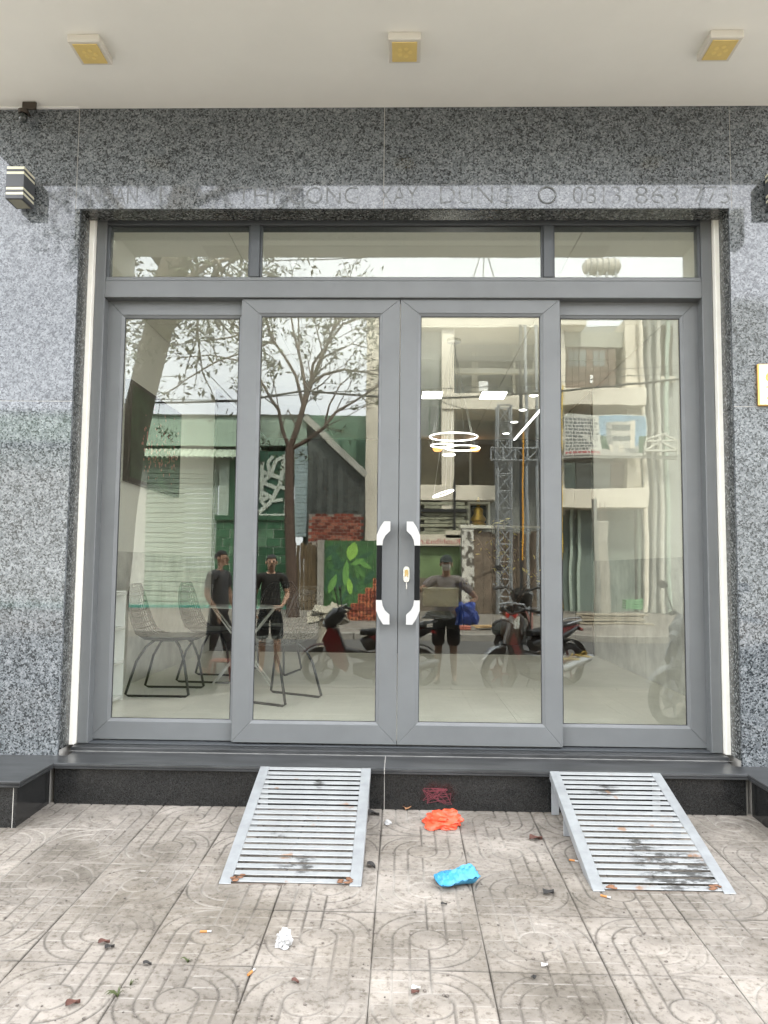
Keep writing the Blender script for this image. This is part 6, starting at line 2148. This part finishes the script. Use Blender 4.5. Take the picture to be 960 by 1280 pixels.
wire_chair('black wire chair nearest the doors, at the far left of the room', -1.98, 6.42, .0)
wire_chair('black wire chair just behind the nearest one, on the same side of the white table', -1.78, 7.2, -.1)
wire_chair('black wire chair with its back toward the right, alone right of the white table', -.98, 6.15, PI - .5)
wire_chair('black wire chair behind the white table, seen from its back', -1.32, 7.75, -PI / 2 - .2)
tb = thing('white_table', 'small white round table on crossed white legs between the black wire chairs', 'table', (-1.42, 6.85, FZ))
MB().lathe([(.34, .697), (.35, .7), (.35, .706), (.34, .709)], (-1.42, 6.85, FZ), n=36).build('table_top', mat('milky_glass', (0.42, 0.44, 0.42), 0.2, var=0.05), tb)
for s, dy in ((-1, -.05), (1, -.02), (-1, .05), (1, .08)):
    MB().tube([(-1.42 + s * .27, 6.85 + dy, FZ + .69), (-1.42 - s * .27, 6.85 + dy + .02 * s, FZ + .005)], .0085, 7).build('leg', mat('pale_grey_leg', (0.5, 0.5, 0.48), 0.4, var=0.05), tb)
pc = thing('framed_picture', 'dark framed painting of pink flowers on the left wall of the room', 'picture', (-2.43, 7.3, 2.5))
MB().box((-2.449, 6.52, 2.16), (-2.40, 8.06, 3.07), .004).build('frame', mat('picture_frame_dark', (0.02, 0.018, 0.015), 0.5, var=0.1), pc)
cv = MB().box((-2.3995, 6.56, 2.2), (-2.396, 8.02, 3.03)).build('canvas', mat('painting_green', (0.03, 0.06, 0.03), 0.6, var=0.6, scale=4), pc)
fl = random.Random(17)
dots = MB()
for k in range(170):
    y, z = fl.uniform(6.8, 7.95), fl.gauss(2.55, .17)
    if not 2.25 < z < 3.0:
        continue
    dots.lathe([(fl.uniform(.006, .02), 0), (.004, .003)], (-2.3958, y, z), 'x', 6)
o = dots.build('painted_petal', mat('petal_pink', (0.5, 0.2, 0.18), 0.6, var=0.4, scale=20), cv)
o['kind'] = 'stuff'
rk = thing('shoe_rack', 'low white open shelf against the left wall just inside the doors', 'shelf', (-2.31, 5.6, FZ))
for z in (.02, .29, .56, .83):
    MB().box((-2.42, 5.15, FZ + z), (-2.2, 6.05, FZ + z + .02), .002).build('shelf_board', M_WHITE, rk)
for y in (5.15, 6.03):
    MB().box((-2.42, y, FZ), (-2.2 - .003, y + .019, FZ + .86), .002).build('side_panel', M_WHITE, rk)

# lit ring pendant
M_GLOW = mat('ring_glow', (1, 1, 1), 0.4, var=0, emit=(1, .97, .9), es=.75)
yr_ = 7.5
pp0 = at(567, 546, yr_)
pend = thing('ring_pendant', 'lit pendant of white glowing rings hanging in the middle of the room', 'pendant lamp', (pp0.x, yr_, 3.73))
for cx, cy, wpx, tilt in ((567, 546, 60, 0), (578, 560, 43, 0), (553, 557, 29, 0), (561, 568.5, 15, 0), (554, 617, 27, 20)):
    c = at(cx, cy, yr_)
    rad = wpx / 2 / F * yr_
    Mx = Matrix.Translation(c) @ Matrix.Rotation(R(-tilt), 4, 'Y') @ Matrix.Rotation(R(tilt * .6), 4, 'X')
    MB().tube([Mx @ Vector((rad * math.cos(2 * PI * k / 40), rad * math.sin(2 * PI * k / 40), 0)) for k in range(40)], .0068, 6, closed=True).build('ring', M_GLOW, pend)
    for a in (0.6, 2.7, 4.8):
        e = Mx @ Vector((rad * math.cos(a), rad * math.sin(a), 0))
        MB().tube([e, (pp0.x + fuzz(.03), yr_ + fuzz(.03), 3.73)], .0012, 4).build('wire', M_GALV, pend)
def lamp_light(t, name, p, power, size=.3, col=(1, .96, .88), typ='AREA', rot=(0, 0, 0)):
    l = bpy.data.lights.new(name, typ)
    l.energy = power
    l.color = col
    if typ == 'AREA':
        l.size = size
    else:
        l.shadow_soft_size = size
    o = bpy.data.objects.new(name, l)
    COL.objects.link(o)
    o.location = Vector(p) - t.location
    o.rotation_euler = rot
    o.parent = t


lamp_light(pend, 'ring_light', (pp0.x, yr_, pp0.z - .05), 2.8, .25, typ='POINT')
MB().lathe([(.07, 0), (.07, -.03), (.03, -.035)], (pp0.x, yr_, 3.734), n=20).build('ceiling_rose', M_WHITE, pend)
# ceiling lights further in
M_PANEL = mat('panel_glow', (1, 1, 1), 0.5, var=0, emit=(1, .98, .93), es=1.6)
for px, w_, lab in ((539, .13, 'lit square ceiling panel left of the other, deep in the room'), (616, .16, 'lit square ceiling panel to the right, deep in the room')):
    x = (px - 502) / F * 9.85
    t = thing('ceiling_panel_light', lab, 'ceiling light', (x, 9.85, 3.735), group='lit ceiling panels')
    MB().box((x - w_ - .01, 9.65, 3.71), (x + w_ + .01, 10.05, 3.7345), .003).build('housing', M_WHITE, t)
    MB().box((x - w_, 9.66, 3.705), (x + w_, 10.04, 3.7095)).build('diffuser', M_PANEL, t)
    lamp_light(t, 'panel_light', (x, 9.85, 3.70), .35, .28)
for k, (x, y) in enumerate(((1.73, 9.9), (1.73, 10.8), (1.74, 11.7), (1.75, 12.7))):
    t = thing('downlight', ('nearest', 'second', 'third', 'farthest')[k] + ' of four small downlights in a row along the ceiling', 'downlight', (x, y, 3.734), group='downlights in a row')
    MB().lathe([(.075, 0), (.075, -.012), (.06, -.014)], (x, y, 3.734), n=18).build('trim', M_WHITE, t)
    MB().lathe([(.057, -.0142), (.05, -.018)], (x, y, 3.734), n=18).build('lens', M_PANEL, t)
t = thing('light_strip', 'long lit strip running along the ceiling beside the downlights', 'light strip', (2.0, 11.5, 3.73))
MB().box((1.95, 9.9, 3.715), (2.0, 13.3, 3.7345)).build('channel', M_WHITE, t)
MB().box((1.956, 9.9, 3.711), (1.994, 13.3, 3.7145)).build('diffuser', mat('strip_glow', (1, 1, 1), .5, var=0, emit=(1, 1, 1), es=.7), t)
for k, px in enumerate((547, 594)):
    p = at(px, 560, 13.3)
    t = thing('wall_sconce', ('left', 'right')[k] + ' one of two small warm sconces on the back wall', 'wall lamp', p, group='warm sconces')
    MB().lathe([(.06, 0), (.085, .03), (.085, .06), (.06, .08)], (p.x, p.y, p.z - .06), n=16).build('shade', mat('warm_glow', (1, .6, .3), .5, var=0, emit=(1, .42, .12), es=.32), t)
    MB().box((p.x - .03, p.y + .1, p.z - .03), (p.x + .03, 13.499, p.z + .03)).build('arm', M_BLACK, t)

# dark cabinet with a gilded figure, and a vase of yellow blossom
yc_ = 12.2
x0, x1 = at(577, 712, yc_).x, at(690, 712, yc_).x
cb = thing('dark_cabinet', 'dark wooden cabinet against the back of the room', 'cabinet', ((x0 + x1) / 2, yc_, .37))
zt = at(600, 657, yc_).z
MB().box((x0, yc_, .37), (x1, yc_ + .5, zt - .04), .006).build('carcass', mat('dark_walnut', (0.05, 0.035, 0.025), 0.45, var=0.3, scale=6), cb)
MB().box((x0 - .03, yc_ - .04, zt - .039), (x1 + .03, yc_ + .53, zt), .006).build('top', MATS['grey_board'], cb)
for k in range(3):
    a = x0 + .03 + k * (x1 - x0 - .04) / 3
    d = MB().box((a, yc_ - .022, .45), (a + (x1 - x0 - .1) / 3, yc_ - .001, zt - .08), .008).build('door', MATS['dark_walnut'], cb)
    MB().ball((a + .05, yc_ - .035, 1.2), .018, 8, 6).build('knob', MATS['brass'], d)
nb = thing('altar_niche', 'pale framed niche standing on the dark cabinet', 'niche', (at(598, 645, yc_).x, yc_, zt))
xa, xb, zz1 = at(585, 645, yc_).x, at(613, 645, yc_).x, at(598, 627, yc_).z
for a, b in (((xa, yc_ + .02, zt + .001), (xa + .04, yc_ + .3, zz1)), ((xb - .04, yc_ + .02, zt + .001), (xb, yc_ + .3, zz1)), ((xa + .041, yc_ + .02, zz1 - .04), (xb - .041, yc_ + .3, zz1))):
    MB().box(a, b, .004).build('frame', MATS['pale_fascia'], nb)
MB().box((xa + .041, yc_ + .28, zt + .001), (xb - .041, yc_ + .3, zz1 - .041)).build('back_panel', M_GBLK, nb)
fx, fy, fz = (xa + xb) / 2, yc_ + .14, zt + .002
gf = thing('gilded_figure', 'small gilded seated figure inside the pale framed niche', 'figurine', (fx, fy, fz))
M_GOLD = mat('gilding', (0.75, 0.48, 0.08), 0.35, 0.6, var=0.25, scale=20)
MB().lathe([(.11, 0), (.13, .03), (.1, .06), (.12, .09)], (fx, fy, fz), n=16).build('pedestal', M_GOLD, gf)
MB().loft([((fx, fy, fz + .09), (.13, 0, 0), (0, .09, 0)), ((fx, fy, fz + .13), (.12, 0, 0), (0, .085, 0)), ((fx, fy, fz + .19), (.075, 0, 0), (0, .055, 0)), ((fx, fy, fz + .27), (.08, 0, 0), (0, .05, 0)), ((fx, fy, fz + .31), (.03, 0, 0), (0, .03, 0))], 14).ball((fx, fy, fz + .36), (.04, .042, .05), 12, 8).build('body', M_GOLD, gf)
MB().lathe([(.03, 0), (.02, .03), (.006, .07)], (fx, fy, fz + .4), n=10).build('crown_ornament', M_GOLD, gf)
yv = 10.9
xv = at(640, 700, yv).x
vs_ = thing('blossom_vase', 'tall pot with a spray of yellow blossom standing before the dark cabinet', 'flower pot', (xv, yv, .37))
MB().lathe([(.12, 0), (.17, .15), (.16, .38), (.19, .45), (.17, .45), (.14, .38)], (xv, yv, .366), n=20).build('pot', mat('brown_pot', (0.14, 0.08, 0.05), 0.35, var=0.2), vs_)
br = MB(); bl = MB(); rv_ = random.Random(14)
for k in range(9):
    p = Vector((xv, yv, .8)); d = Vector((rv_.uniform(-.35, .35), rv_.uniform(-.3, .3), 1)).normalized()
    pts = [p]
    for i in range(6):
        d = (d + Vector((rv_.uniform(-.25, .25), rv_.uniform(-.2, .2), .1))).normalized()
        p = p + d * .22
        pts.append(p)
        if i > 1:
            for q in range(5):
                leafquad(bl, p + Vector((rv_.gauss(0, .05), rv_.gauss(0, .05), rv_.gauss(0, .05))), rv_.uniform(.02, .05), rv_)
    br.tube(pts, .012, 5)
br.build('branches', M_BARK, vs_)
o = bl.build('blossoms', mat('yellow_blossom', (0.6, 0.5, 0.16), 0.6, var=0.2), vs_, fix=False); o['kind'] = 'stuff'
